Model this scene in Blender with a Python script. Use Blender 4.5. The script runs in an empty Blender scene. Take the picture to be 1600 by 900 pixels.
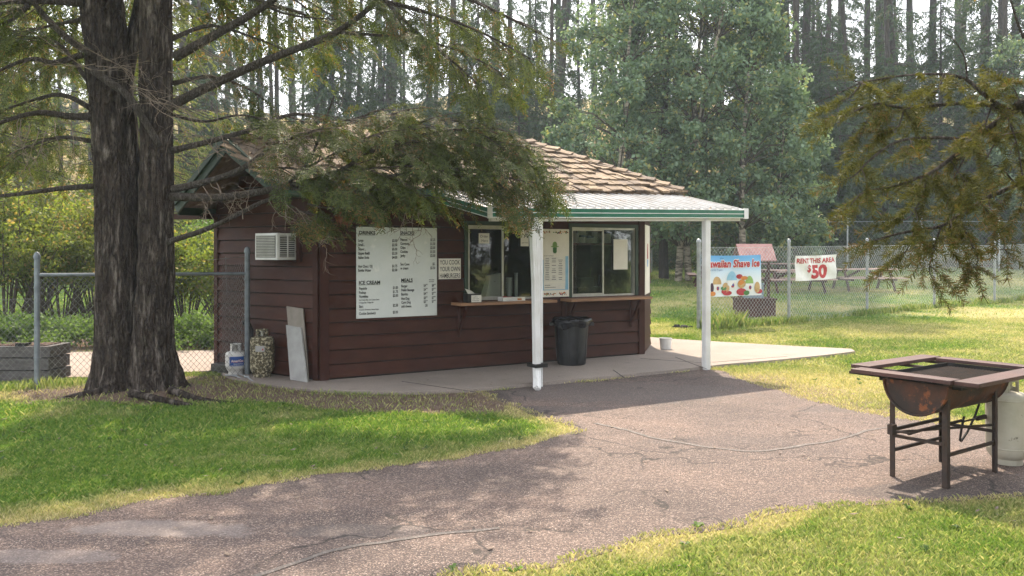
import bpy, math, random
import numpy as np
from mathutils import Vector, Matrix, noise as mnoise
random.seed(7); rng = np.random.default_rng(11)
SC = bpy.context.scene
COL = SC.collection
R = math.radians
F, HZ, EYE = 1300.0, 395.0, 1.65

# ------------------------------------------------------------------ coordinates
def P(px, py, Y):                       # a point seen at (px, py) of the photograph, Y metres away
    return Vector(((px-800)/F*Y, Y, EYE+(HZ-py)/F*Y))
def G(px, py, zg=0.0):                  # the same on the ground
    Y = (EYE-zg)*F/(py-HZ)
    return ((px-800)/F*Y, Y)
def terr(X, Y):
    X = np.asarray(X, float); Y = np.asarray(Y, float)
    z = np.interp(Y, [14, 17.6, 25, 40, 46, 70, 92, 120, 200], [0, .03, .15, 1.0, 2.4, 10.5, 18.2, 20.5, 21.5])
    z = z + .13*np.exp(-(((X+4.2)/1.15)**2+((Y-9.5)/.75)**2))
    far = np.clip((Y-44)/20, 0, 1)
    z = z + far*(np.sin(X*.11+1)*1.2+np.sin(X*.23+Y*.1)*.6)
    z = z + np.clip((Y-17)/10, 0, 1)*(1-far)*(np.sin(X*.35+Y*.21)*.04)
    return z
def tz(x, y): return float(terr(x, y))

# value noise in numpy
_perm = rng.random((256, 256))
def vnoise(x, y):
    xi = np.floor(x).astype(int); yi = np.floor(y).astype(int)
    fx = x-xi; fy = y-yi; fx = fx*fx*(3-2*fx); fy = fy*fy*(3-2*fy)
    g = lambda a, b: _perm[a % 256, b % 256]
    return (g(xi, yi)*(1-fx)+g(xi+1, yi)*fx)*(1-fy)+(g(xi, yi+1)*(1-fx)+g(xi+1, yi+1)*fx)*fy
def fbm(x, y, o=4):
    s = 0; a = .5; t = 0
    for k in range(o):
        s = s+a*vnoise(x*2**k+17*k, y*2**k+31*k); t += a; a *= .5
    return s/t
def pip(x, y, poly):
    inside = np.zeros(np.shape(x), bool)
    n = len(poly)
    for i in range(n):
        x1, y1 = poly[i]; x2, y2 = poly[(i+1) % n]
        if y1 == y2: continue
        c = ((y1 > y) != (y2 > y)) & (x < (x2-x1)*(y-y1)/(y2-y1)+x1)
        inside ^= c
    return inside
def pdist(x, y, poly, closed=True):
    d = np.full(np.shape(x), 1e9)
    n = len(poly)
    for i in range(n if closed else n-1):
        x1, y1 = poly[i]; x2, y2 = poly[(i+1) % n]
        L = (x2-x1)**2+(y2-y1)**2+1e-12
        t = np.clip(((x-x1)*(x2-x1)+(y-y1)*(y2-y1))/L, 0, 1)
        d = np.minimum(d, np.hypot(x-x1-t*(x2-x1), y-y1-t*(y2-y1)))
    return d
def sdist(x, y, poly):                  # signed: negative inside
    d = pdist(x, y, poly)
    return np.where(pip(x, y, poly), -d, d)

# ------------------------------------------------------------------ materials
def nodes(m):
    m.use_nodes = True
    nt = m.node_tree; nt.nodes.clear()
    return nt, nt.nodes, nt.links
def new(nt, t, **kw):
    n = nt.nodes.new(t)
    for k, v in kw.items():
        if k in n.inputs: n.inputs[k].default_value = v
        else: setattr(n, k, v)
    return n
def c4(c): return (c[0], c[1], c[2], 1)
def ramp(nt, fac, stops):
    r = nt.nodes.new('ShaderNodeValToRGB')
    e = r.color_ramp.elements
    while len(e) < len(stops): e.new(.5)
    for i, (p, c) in enumerate(stops):
        e[i].position = p; e[i].color = c4(c) if len(c) == 3 else c
    if fac is not None: nt.links.new(fac, r.inputs[0])
    return r
def coord(nt, scale=(1, 1, 1), kind='Object'):
    t = nt.nodes.new('ShaderNodeTexCoord'); m = nt.nodes.new('ShaderNodeMapping')
    m.inputs['Scale'].default_value = scale
    nt.links.new(t.outputs[kind], m.inputs[0]); return m.outputs[0]
def nz(nt, vec, scale, detail=4, rough=.55):
    n = nt.nodes.new('ShaderNodeTexNoise'); n.inputs['Scale'].default_value = scale
    n.inputs['Detail'].default_value = detail; n.inputs['Roughness'].default_value = rough
    nt.links.new(vec, n.inputs['Vector']); return n.outputs['Fac']
def mixc(nt, fac, a, b, mode='MIX'):
    m = nt.nodes.new('ShaderNodeMix'); m.data_type = 'RGBA'; m.blend_type = mode
    for sock, v in ((m.inputs[0], fac), (m.inputs[6], a), (m.inputs[7], b)):
        if hasattr(v, 'is_output'): nt.links.new(v, sock)
        elif isinstance(v, (int, float)): sock.default_value = v
        else: sock.default_value = c4(v)
    return m.outputs[2]
def math_(nt, op, a, b=None, clamp=False):
    m = nt.nodes.new('ShaderNodeMath'); m.operation = op; m.use_clamp = clamp
    for i, v in enumerate((a, b)):
        if v is None: continue
        if hasattr(v, 'is_output'): nt.links.new(v, m.inputs[i])
        else: m.inputs[i].default_value = v
    return m.outputs[0]
def finish(nt, col, rough=.8, metal=0, bump=None, bstr=.3, bdist=.01, spec=.4):
    b = nt.nodes.new('ShaderNodeBsdfPrincipled'); o = nt.nodes.new('ShaderNodeOutputMaterial')
    if hasattr(col, 'is_output'): nt.links.new(col, b.inputs['Base Color'])
    else: b.inputs['Base Color'].default_value = c4(col)
    if hasattr(rough, 'is_output'): nt.links.new(rough, b.inputs['Roughness'])
    else: b.inputs['Roughness'].default_value = rough
    b.inputs['Metallic'].default_value = metal
    b.inputs['Specular IOR Level'].default_value = spec
    if bump is not None:
        k = nt.nodes.new('ShaderNodeBump'); k.inputs['Strength'].default_value = bstr; k.inputs['Distance'].default_value = bdist
        nt.links.new(bump, k.inputs['Height']); nt.links.new(k.outputs[0], b.inputs['Normal'])
    nt.links.new(b.outputs[0], o.inputs[0]); return b
def pm(name, c1, c2=None, scale=6, rough=.75, metal=0, bstr=.25, bscale=40, stretch=(1, 1, 1), lo=.35, hi=.65, spec=.4, c3=None, s3=25, lo3=.62, bdist=.004):
    m = bpy.data.materials.new(name); nt, _, _ = nodes(m)
    v = coord(nt, stretch)
    if 'paint' in name and 'brown' in name: spec = .12
    c2 = c2 or tuple(x*.75 for x in c1)
    r = ramp(nt, nz(nt, v, scale, 5), [(lo, c1), (hi, c2)])
    col = r.outputs[0]
    if c3:
        r3 = ramp(nt, nz(nt, v, s3, 6, .7), [(lo3, (0, 0, 0)), (lo3+.07, (1, 1, 1))])
        col = mixc(nt, r3.outputs[0], col, c3)
    finish(nt, col, rough, metal, nz(nt, v, bscale, 4), bstr, bdist, spec)
    return m
def leafm(name, c1, c2, c3=None, trans=.45, p3=.12, tcol=1.6, rough=.6):
    m = bpy.data.materials.new(name); nt, N, L = nodes(m)
    g = new(nt, 'ShaderNodeNewGeometry')
    v = coord(nt)
    st = [(0.0, c1), (.85, c2)]
    rnd = g.outputs['Random Per Island']
    r = ramp(nt, rnd, st).outputs[0]
    big = ramp(nt, nz(nt, v, 1.1, 3), [(.35, (.72, .78, .7)), (.65, (1.18, 1.15, 1.1))]).outputs[0]
    col = mixc(nt, 1.0, r, big, 'MULTIPLY')
    if c3:
        sel = math_(nt, 'GREATER_THAN', math_(nt, 'ADD', math_(nt, 'MULTIPLY', rnd, .5), math_(nt, 'MULTIPLY', nz(nt, v, 2.3, 3), 1.0)), 1.12-p3)
        col = mixc(nt, sel, col, c3)
    d = new(nt, 'ShaderNodeBsdfPrincipled', Roughness=rough); d.inputs['Specular IOR Level'].default_value = .25
    t = new(nt, 'ShaderNodeBsdfTranslucent')
    L.new(col, d.inputs['Base Color'])
    L.new(mixc(nt, 1.0, col, (tcol, tcol*1.0, tcol*.55), 'MULTIPLY'), t.inputs['Color'])
    ms = new(nt, 'ShaderNodeMixShader'); ms.inputs[0].default_value = trans
    o = new(nt, 'ShaderNodeOutputMaterial')
    L.new(d.outputs[0], ms.inputs[1]); L.new(t.outputs[0], ms.inputs[2]); L.new(ms.outputs[0], o.inputs[0])
    return m

MT = {}
MT['brown'] = pm('brown_siding_paint', (.064, .026, .018), (.045, .018, .013), 3, .5, bstr=.3, bscale=30, stretch=(1, 1, 3), c3=(.08, .045, .036), s3=9, lo3=.68)
MT['brown_trim'] = pm('brown_trim_paint', (.052, .0195, .0145), (.038, .0145, .011), 5, .5, c3=(.22, .16, .13), s3=22, lo3=.68)
MT['green'] = pm('green_paint', (.028, .075, .05), (.02, .055, .04), 5, .45, spec=.5)
MT['green_bright'] = pm('green_enamel', (.012, .13, .075), (.01, .1, .06), 5, .35, bstr=.05, spec=.6)
MT['dark_green'] = pm('dark_green_trim', (.03, .055, .035), (.02, .04, .028), 6, .55)
MT['white'] = pm('white_painted_metal', (.76, .77, .77), (.66, .66, .64), 4, .4, bstr=.05, c3=(.42, .38, .32), s3=14, lo3=.68)
MT['canopy'] = pm('white_ribbed_metal', (.52, .52, .52), (.4, .385, .365), 3, .45, bstr=.06, c3=(.36, .26, .18), s3=5, lo3=.6)
MT['alu'] = pm('aluminium_frame', (.5, .49, .45), (.38, .37, .33), 8, .4, .6, bstr=.05)
MT['board_white'] = pm('sign_board_white', (.66, .69, .66), (.58, .62, .6), 2, .45, bstr=.06, c3=(.75, .76, .72), s3=3, lo3=.6)
MT['sign_cream'] = pm('cream_sign', (.8, .77, .69), (.72, .69, .61), 5, .55, bstr=.05)
MT['paper'] = pm('paper', (.75, .73, .66), (.68, .66, .6), 8, .8, bstr=.1)
MT['ink'] = pm('black_ink', (.02, .022, .022), (.03, .03, .03), 10, .6, bstr=0)
MT['redink'] = pm('red_ink', (.42, .02, .02), (.34, .02, .03), 10, .6, bstr=0)
MT['wood'] = pm('ledge_wood', (.36, .2, .11), (.24, .13, .075), 3, .6, stretch=(1, 1, 6), bstr=.2)
MT['black'] = pm('black_plastic', (.02, .021, .023), (.014, .015, .017), 6, .42, bstr=.15, spec=.5)
MT['liner'] = pm('black_bin_liner', (.015, .016, .02), (.01, .01, .012), 10, .25, bstr=.8, bscale=14, bdist=.02)
MT['steel'] = pm('galvanised_steel', (.36, .38, .39), (.26, .28, .29), 10, .45, .55, bstr=.1)
MT['wire'] = pm('galvanised_wire', (.5, .52, .52), (.38, .4, .4), 10, .5, .1, bstr=0)
MT['oldwire'] = pm('weathered_wire', (.2, .2, .19), (.12, .12, .115), 10, .55, .4, bstr=0)
MT['dsteel'] = pm('grey_blue_post', (.2, .23, .25), (.13, .15, .17), 10, .5, .3, bstr=.1)
MT['rustbar'] = pm('dark_rusted_iron', (.035, .028, .026), (.06, .038, .028), 14, .7, .3, bstr=.4)
MT['drum'] = pm('rusted_drum', (.1, .038, .02), (.035, .026, .023), 5, .7, .2, bstr=.6, c3=(.2, .065, .025), s3=9, lo3=.55)
MT['soot'] = pm('soot_iron', (.012, .012, .012), (.025, .023, .022), 14, .85, .1, bstr=.4)
MT['redboard'] = pm('weathered_red_board', (.085, .038, .034), (.055, .026, .024), 5, .55, stretch=(1, 1, 1), bstr=.5, bscale=60, c3=(.15, .1, .09), s3=30, lo3=.62)
MT['tank_old'] = pm('weathered_tank_paint', (.46, .44, .36), (.36, .34, .27), 5, .6, bstr=.2, c3=(.09, .085, .06), s3=9, lo3=.62)
MT['tank_moss'] = pm('lichen_stained_tank', (.42, .38, .26), (.1, .085, .05), 34, .85, bstr=.7, bscale=60, lo=.42, hi=.5, c3=(.035, .03, .022), s3=30, lo3=.52)
MT['tank_white'] = pm('white_tank_paint', (.68, .68, .66), (.56, .55, .52), 6, .4, bstr=.1, c3=(.22, .13, .08), s3=12, lo3=.68)
MT['blue'] = pm('blue_label', (.03, .09, .3), (.02, .06, .22), 6, .5, bstr=0)
MT['greyboard'] = pm('weathered_white_board', (.36, .36, .35), (.27, .27, .26), 5, .8, bstr=.4, c3=(.12, .1, .08), s3=14, lo3=.68)
MT['greyboard2'] = pm('bare_grey_board', (.27, .24, .21), (.2, .18, .15), 6, .85, bstr=.4)
MT['planter'] = pm('weathered_planter_timber', (.11, .1, .1), (.065, .06, .06), 5, .85, stretch=(1, 1, 5), bstr=.5)
MT['pinkroof'] = pm('faded_red_timber', (.36, .2, .18), (.27, .15, .14), 6, .8, bstr=.3)
MT['darkred'] = pm('dark_red_timber', (.09, .035, .032), (.06, .025, .025), 6, .75, bstr=.3)
MT['tabletop'] = pm('picnic_table_timber', (.48, .34, .31), (.36, .25, .23), 6, .8, bstr=.3)
MT['bluebox'] = pm('grey_blue_box', (.22, .3, .36), (.17, .23, .29), 6, .6, bstr=.1)
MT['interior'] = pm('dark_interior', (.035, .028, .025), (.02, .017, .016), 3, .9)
MT['shelfred'] = pm('inside_red_shelf', (.17, .03, .03), (.12, .025, .025), 3, .7)
MT['tub'] = pm('white_plastic', (.7, .7, .68), (.6, .6, .58), 6, .35, bstr=0)
MT['lid_blue'] = pm('blue_lid', (.04, .07, .2), (.03, .05, .15), 6, .4, bstr=0)
MT['ac_dark'] = pm('louvre_dark', (.1, .1, .1), (.07, .07, .07), 6, .5)
MT['mulch'] = pm('mulch', (.11, .06, .045), (.06, .035, .028), 14, .95, bstr=.9, bscale=50, bdist=.03)
MT['hose'] = pm('black_rubber', (.015, .015, .015), None, 6, .5)
MT['skyblue'] = pm('print_blue', (.1, .3, .6), (.14, .36, .66), 3, .6, bstr=0)
MT['pr_tan'] = pm('print_tan', (.5, .33, .14), None, 6, .6, bstr=0)
MT['pr_green'] = pm('print_green', (.25, .42, .12), None, 6, .6, bstr=0)
MT['pr_dgreen'] = pm('print_dark_green', (.06, .2, .05), None, 6, .6, bstr=0)
MT['pr_orange'] = pm('print_orange', (.6, .22, .04), None, 6, .6, bstr=0)
MT['pr_red'] = pm('print_red', (.4, .03, .04), None, 6, .6, bstr=0)
MT['pr_dark'] = pm('print_dark', (.05, .02, .04), None, 6, .6, bstr=0)
MT['pr_lblue'] = pm('print_light_blue', (.2, .42, .6), (.3, .5, .64), 6, .6, bstr=0)

# shakes, bark, asphalt, concrete, ground, glass
def mk_shake():
    m = bpy.data.materials.new('cedar_shakes'); nt, N, L = nodes(m)
    g = new(nt, 'ShaderNodeNewGeometry'); v = coord(nt)
    a = ramp(nt, g.outputs['Random Per Island'], [(0, (.26, .19, .125)), (.4, (.2, .15, .11)), (.75, (.13, .1, .08)), (1, (.33, .25, .17))]).outputs[0]
    b = ramp(nt, nz(nt, v, 18, 5), [(.35, (.7, .7, .7)), (.65, (1.15, 1.12, 1.1))]).outputs[0]
    col = mixc(nt, 1.0, a, b, 'MULTIPLY')
    moss = ramp(nt, nz(nt, v, 3.2, 6, .7), [(.53, (0, 0, 0)), (.62, (1, 1, 1))]).outputs[0]
    col = mixc(nt, math_(nt, 'MULTIPLY', moss, .6), col, (.13, .085, .03))
    finish(nt, col, .9, 0, nz(nt, coord(nt, (1, 1, 1)), 60, 4), .6, .01); return m
MT['shake'] = mk_shake()
def mk_bark(name, c1, c2, c3, sc=1.0):
    m = bpy.data.materials.new(name); nt, N, L = nodes(m)
    v = coord(nt, (1, 1, .16)); v2 = coord(nt, (1, 1, .45))
    def ridge(vec, s):
        d = math_(nt, 'ABSOLUTE', math_(nt, 'SUBTRACT', nz(nt, vec, s, 3, .6), .5))
        return math_(nt, 'MULTIPLY', d, 5.0, True)
    a = ridge(v, 11*sc); b = ridge(v2, 24*sc)
    h = math_(nt, 'ADD', math_(nt, 'MULTIPLY', a, .7), math_(nt, 'MULTIPLY', b, .45))
    n2 = nz(nt, v2, 45*sc, 6, .75)
    h = math_(nt, 'ADD', h, math_(nt, 'MULTIPLY', n2, .5))
    base = ramp(nt, h, [(.25, c1), (.55, tuple((p+q)/2 for p, q in zip(c1, c2))), (.95, c2)]).outputs[0]
    pat = ramp(nt, nz(nt, coord(nt, (1, 1, .22)), 9*sc, 7, .75), [(.5, (0, 0, 0)), (.6, (1, 1, 1))]).outputs[0]
    col = mixc(nt, math_(nt, 'MULTIPLY', pat, math_(nt, 'MULTIPLY', a, .9)), base, c3)
    finish(nt, col, .95, 0, h, 1.0, .045, .15); return m
MT['bark'] = mk_bark('fir_bark', (.018, .014, .012), (.07, .055, .046), (.27, .235, .205))
MT['limb'] = mk_bark('limb_bark', (.05, .042, .036), (.13, .11, .095), (.2, .18, .16), 3)
MT['twig'] = pm('twig_bark', (.075, .055, .042), (.04, .03, .024), 12, .9)
MT['drytwig'] = pm('dry_twig', (.22, .17, .13), (.13, .1, .08), 12, .9)
MT['farbark'] = mk_bark('forest_bark', (.035, .028, .026), (.075, .06, .052), (.1, .085, .075), .6)
def mk_birch():
    m = bpy.data.materials.new('pale_bark'); nt, N, L = nodes(m)
    v = coord(nt, (1, 1, 4))
    col = ramp(nt, nz(nt, v, 2.2, 5, .7), [(.46, (.36, .31, .25)), (.56, (.08, .065, .05))]).outputs[0]
    finish(nt, col, .85); return m
MT['birch'] = mk_birch()
def mk_asphalt():
    m = bpy.data.materials.new('chip_seal_asphalt'); nt, N, L = nodes(m)
    v = coord(nt)
    vo = new(nt, 'ShaderNodeTexVoronoi', Scale=115.0); L.new(v, vo.inputs['Vector'])
    sep = new(nt, 'ShaderNodeSeparateColor'); L.new(vo.outputs['Color'], sep.inputs[0])
    stone = ramp(nt, sep.outputs[0], [(0, (.085, .066, .06)), (.4, (.145, .108, .095)), (.72, (.215, .162, .14)), (.92, (.31, .245, .21)), (1, (.44, .37, .32))]).outputs[0]
    edge = ramp(nt, vo.outputs['Distance'], [(.35, (1, 1, 1)), (.75, (0, 0, 0))]).outputs[0]
    big = nz(nt, v, .7, 6, .62)
    loss = ramp(nt, nz(nt, coord(nt, (.55, 1.5, 1)), 1.5, 8, .72), [(.46, (0, 0, 0)), (.57, (1, 1, 1))]).outputs[0]
    tar = (.046, .041, .040)
    col = mixc(nt, edge, tar, stone)
    col = mixc(nt, math_(nt, 'MULTIPLY', loss, .62), col, mixc(nt, .3, stone, tar))
    tint = ramp(nt, big, [(.33, (.72, .70, .71)), (.5, (1.0, .95, .93)), (.67, (1.32, 1.2, 1.12))]).outputs[0]
    col = mixc(nt, 1.0, col, tint, 'MULTIPLY')
    # smooth worn patches and darker ones, ragged rims; the widest paints in canopy shade
    sx = new(nt, 'ShaderNodeSeparateXYZ'); L.new(v, sx.inputs[0])
    wob = math_(nt, 'MULTIPLY', math_(nt, 'SUBTRACT', nz(nt, v, 3.0, 8, .72), .5), 1.9)
    for (qx, qy, rx, ry, cc, k_) in ((250, 828, .62, .17, (.2, .172, .162), .8), (70, 870, .45, .12, (.2, .17, .16), .7), (560, 830, .5, .14, (.085, .075, .073), .7), (775, 622, .22, .5, (.025, .022, .022), .95), (815, 645, .3, .35, (.03, .027, .027), .9), (880, 640, .6, .2, (.06, .053, .052), .6), (1420, 770, .5, .22, (.05, .043, .043), .8), (1330, 640, .8, .25, (.075, .062, .06), .7), (960, 612, 1.7, .85, (.075, .068, .067), .7), (1120, 690, .7, .2, (.06, .05, .05), .5)):
        px_, py_ = G(qx, qy)
        ex = math_(nt, 'DIVIDE', math_(nt, 'SUBTRACT', sx.outputs[0], px_), rx); ey = math_(nt, 'DIVIDE', math_(nt, 'SUBTRACT', sx.outputs[1], py_), ry)
        rr_ = math_(nt, 'SQRT', math_(nt, 'ADD', math_(nt, 'MULTIPLY', ex, ex), math_(nt, 'MULTIPLY', ey, ey)))
        mk = ramp(nt, math_(nt, 'ADD', rr_, wob), [(.75, (k_, k_, k_)), (.98, (0, 0, 0))]).outputs[0]
        col = mixc(nt, mk, col, mixc(nt, .3, cc, stone))
    # cracks
    vc = new(nt, 'ShaderNodeTexVoronoi', Scale=.55); vc.feature = 'DISTANCE_TO_EDGE'
    w = new(nt, 'ShaderNodeTexNoise', Scale=2.2, Detail=7.0); L.new(v, w.inputs['Vector'])
    vm = new(nt, 'ShaderNodeVectorMath'); vm.operation = 'MULTIPLY_ADD'; vm.inputs[1].default_value = (.9, .9, .9)
    L.new(w.outputs['Color'], vm.inputs[0]); L.new(v, vm.inputs[2]); L.new(vm.outputs[0], vc.inputs['Vector'])
    cr = ramp(nt, vc.outputs['Distance'], [(.004, (1, 1, 1)), (.012, (0, 0, 0))]).outputs[0]
    crm = ramp(nt, nz(nt, v, .8, 3), [(.45, (0, 0, 0)), (.55, (1, 1, 1))]).outputs[0]
    col = mixc(nt, math_(nt, 'MULTIPLY', math_(nt, 'MULTIPLY', cr, crm), .75), col, (.02, .018, .018))
    h = math_(nt, 'MULTIPLY', edge, sep.outputs[1])
    finish(nt, col, .85, 0, h, .8, .006, .35); return m
MT['asphalt'] = mk_asphalt()
MT['seam'] = pm('crack_sealer', (.115, .098, .09), (.08, .07, .066), 12, .8, bscale=120, bstr=.4, c3=(.24, .2, .18), s3=60, lo3=.55)
def mk_concrete(name, c1, c2, dark):
    m = bpy.data.materials.new(name); nt, N, L = nodes(m)
    v = coord(nt)
    col = ramp(nt, nz(nt, v, 1.3, 6), [(.35, c1), (.65, c2)]).outputs[0]
    sp = ramp(nt, nz(nt, v, 70, 3), [(.4, (.85, .85, .85)), (.6, (1.1, 1.1, 1.1))]).outputs[0]
    col = mixc(nt, 1.0, col, sp, 'MULTIPLY')
    st = ramp(nt, nz(nt, v, 4, 7, .7), [(.58, (0, 0, 0)), (.72, (1, 1, 1))]).outputs[0]
    col = mixc(nt, math_(nt, 'MULTIPLY', st, .5), col, dark)
    finish(nt, col, .85, 0, nz(nt, v, 90, 3), .3, .004, .3); return m
MT['concrete'] = mk_concrete('worn_concrete', (.285, .242, .21), (.24, .205, .18), (.15, .125, .105))
MT['pale_concrete'] = mk_concrete('pale_concrete', (.3, .245, .21), (.26, .21, .18), (.3, .24, .2))
def mk_ground():
    m = bpy.data.materials.new('lawn_soil'); nt, N, L = nodes(m)
    v = coord(nt)
    a = new(nt, 'ShaderNodeAttribute', attribute_name='cover')
    sep = new(nt, 'ShaderNodeSeparateColor'); L.new(a.outputs['Color'], sep.inputs[0])
    fine = nz(nt, v, 45, 5, .7)
    g1 = ramp(nt, fine, [(.35, (.05, .09, .02)), (.65, (.12, .19, .04))]).outputs[0]
    dry = ramp(nt, fine, [(.35, (.26, .22, .09)), (.65, (.44, .38, .17))]).outputs[0]
    dirt = ramp(nt, fine, [(.35, (.1, .066, .052)), (.65, (.21, .15, .115))]).outputs[0]
    wild = ramp(nt, nz(nt, v, .35, 6, .7), [(.35, (.06, .065, .022)), (.6, (.34, .25, .11))]).outputs[0]
    col = mixc(nt, sep.outputs[1], g1, dry)
    col = mixc(nt, sep.outputs[0], col, dirt)
    col = mixc(nt, sep.outputs[2], col, wild)
    finish(nt, col, .95, 0, nz(nt, v, 60, 5, .7), .8, .03, .15); return m
MT['ground'] = mk_ground()
def mk_grass(name, far=False):
    m = bpy.data.materials.new(name); nt, N, L = nodes(m)
    v = coord(nt); g = new(nt, 'ShaderNodeNewGeometry')
    rnd = g.outputs['Random Per Island']
    gr = ramp(nt, rnd, [(0, (.075, .15, .03)), (.5, (.135, .235, .045)), (.85, (.22, .31, .07)), (1, (.42, .4, .17))]).outputs[0]
    dr = ramp(nt, rnd, [(0, (.26, .29, .11)), (.5, (.45, .4, .21)), (1, (.6, .51, .34))]).outputs[0]
    a = new(nt, 'ShaderNodeAttribute', attribute_name='cover')
    sep = new(nt, 'ShaderNodeSeparateColor'); L.new(a.outputs['Color'], sep.inputs[0])
    col = mixc(nt, sep.outputs[1], gr, dr)
    d = new(nt, 'ShaderNodeBsdfPrincipled', Roughness=.55); d.inputs['Specular IOR Level'].default_value = .3
    t = new(nt, 'ShaderNodeBsdfTranslucent')
    L.new(col, d.inputs['Base Color']); L.new(mixc(nt, 1.0, col, (1.4, 1.4, .8), 'MULTIPLY'), t.inputs['Color'])
    ms = new(nt, 'ShaderNodeMixShader'); ms.inputs[0].default_value = .4
    o = new(nt, 'ShaderNodeOutputMaterial')
    L.new(d.outputs[0], ms.inputs[1]); L.new(t.outputs[0], ms.inputs[2]); L.new(ms.outputs[0], o.inputs[0])
    return m
MT['grass'] = mk_grass('grass_blades')
def mk_glass():
    m = bpy.data.materials.new('window_glass'); nt, N, L = nodes(m)
    t = new(nt, 'ShaderNodeBsdfTransparent'); t.inputs[0].default_value = (.82, .85, .83, 1)
    g = new(nt, 'ShaderNodeBsdfGlossy', Roughness=.02); g.inputs[0].default_value = (.9, .9, .9, 1)
    fr = new(nt, 'ShaderNodeFresnel', IOR=1.5)
    ms = new(nt, 'ShaderNodeMixShader'); o = new(nt, 'ShaderNodeOutputMaterial')
    L.new(fr.outputs[0], ms.inputs[0]); L.new(t.outputs[0], ms.inputs[1]); L.new(g.outputs[0], ms.inputs[2]); L.new(ms.outputs[0], o.inputs[0])
    return m
MT['glass'] = mk_glass()
MT['fir'] = leafm('fir_needles', (.032, .046, .017), (.1, .12, .037), (.16, .1, .042), .38, .14)
MT['fir_near'] = leafm('near_fir_needles', (.035, .042, .012), (.11, .105, .027), (.15, .09, .035), .3, .13)
MT['fir_far'] = leafm('forest_needles', (.022, .042, .022), (.05, .082, .036), (.08, .075, .03), .35, .1)
MT['fir_red'] = leafm('dead_needles', (.2, .07, .035), (.26, .09, .045), None, .3)
MT['leaf'] = leafm('silvery_leaves', (.085, .135, .09), (.19, .265, .185), (.28, .28, .12), .4, .14, 1.3)
MT['leaf_y'] = leafm('bright_shrub_leaves', (.075, .11, .028), (.2, .235, .055), (.26, .2, .07), .5, .18)
MT['leaf_h'] = leafm('hedge_leaves', (.05, .09, .025), (.12, .19, .06), None, .4)
MT['leaf_o'] = leafm('olive_leaves', (.07, .09, .03), (.16, .18, .055), (.22, .15, .06), .45, .15)
MT['leaf_u'] = leafm('undergrowth_leaves', (.03, .055, .03), (.06, .09, .04), (.15, .12, .05), .35, .15)

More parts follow.
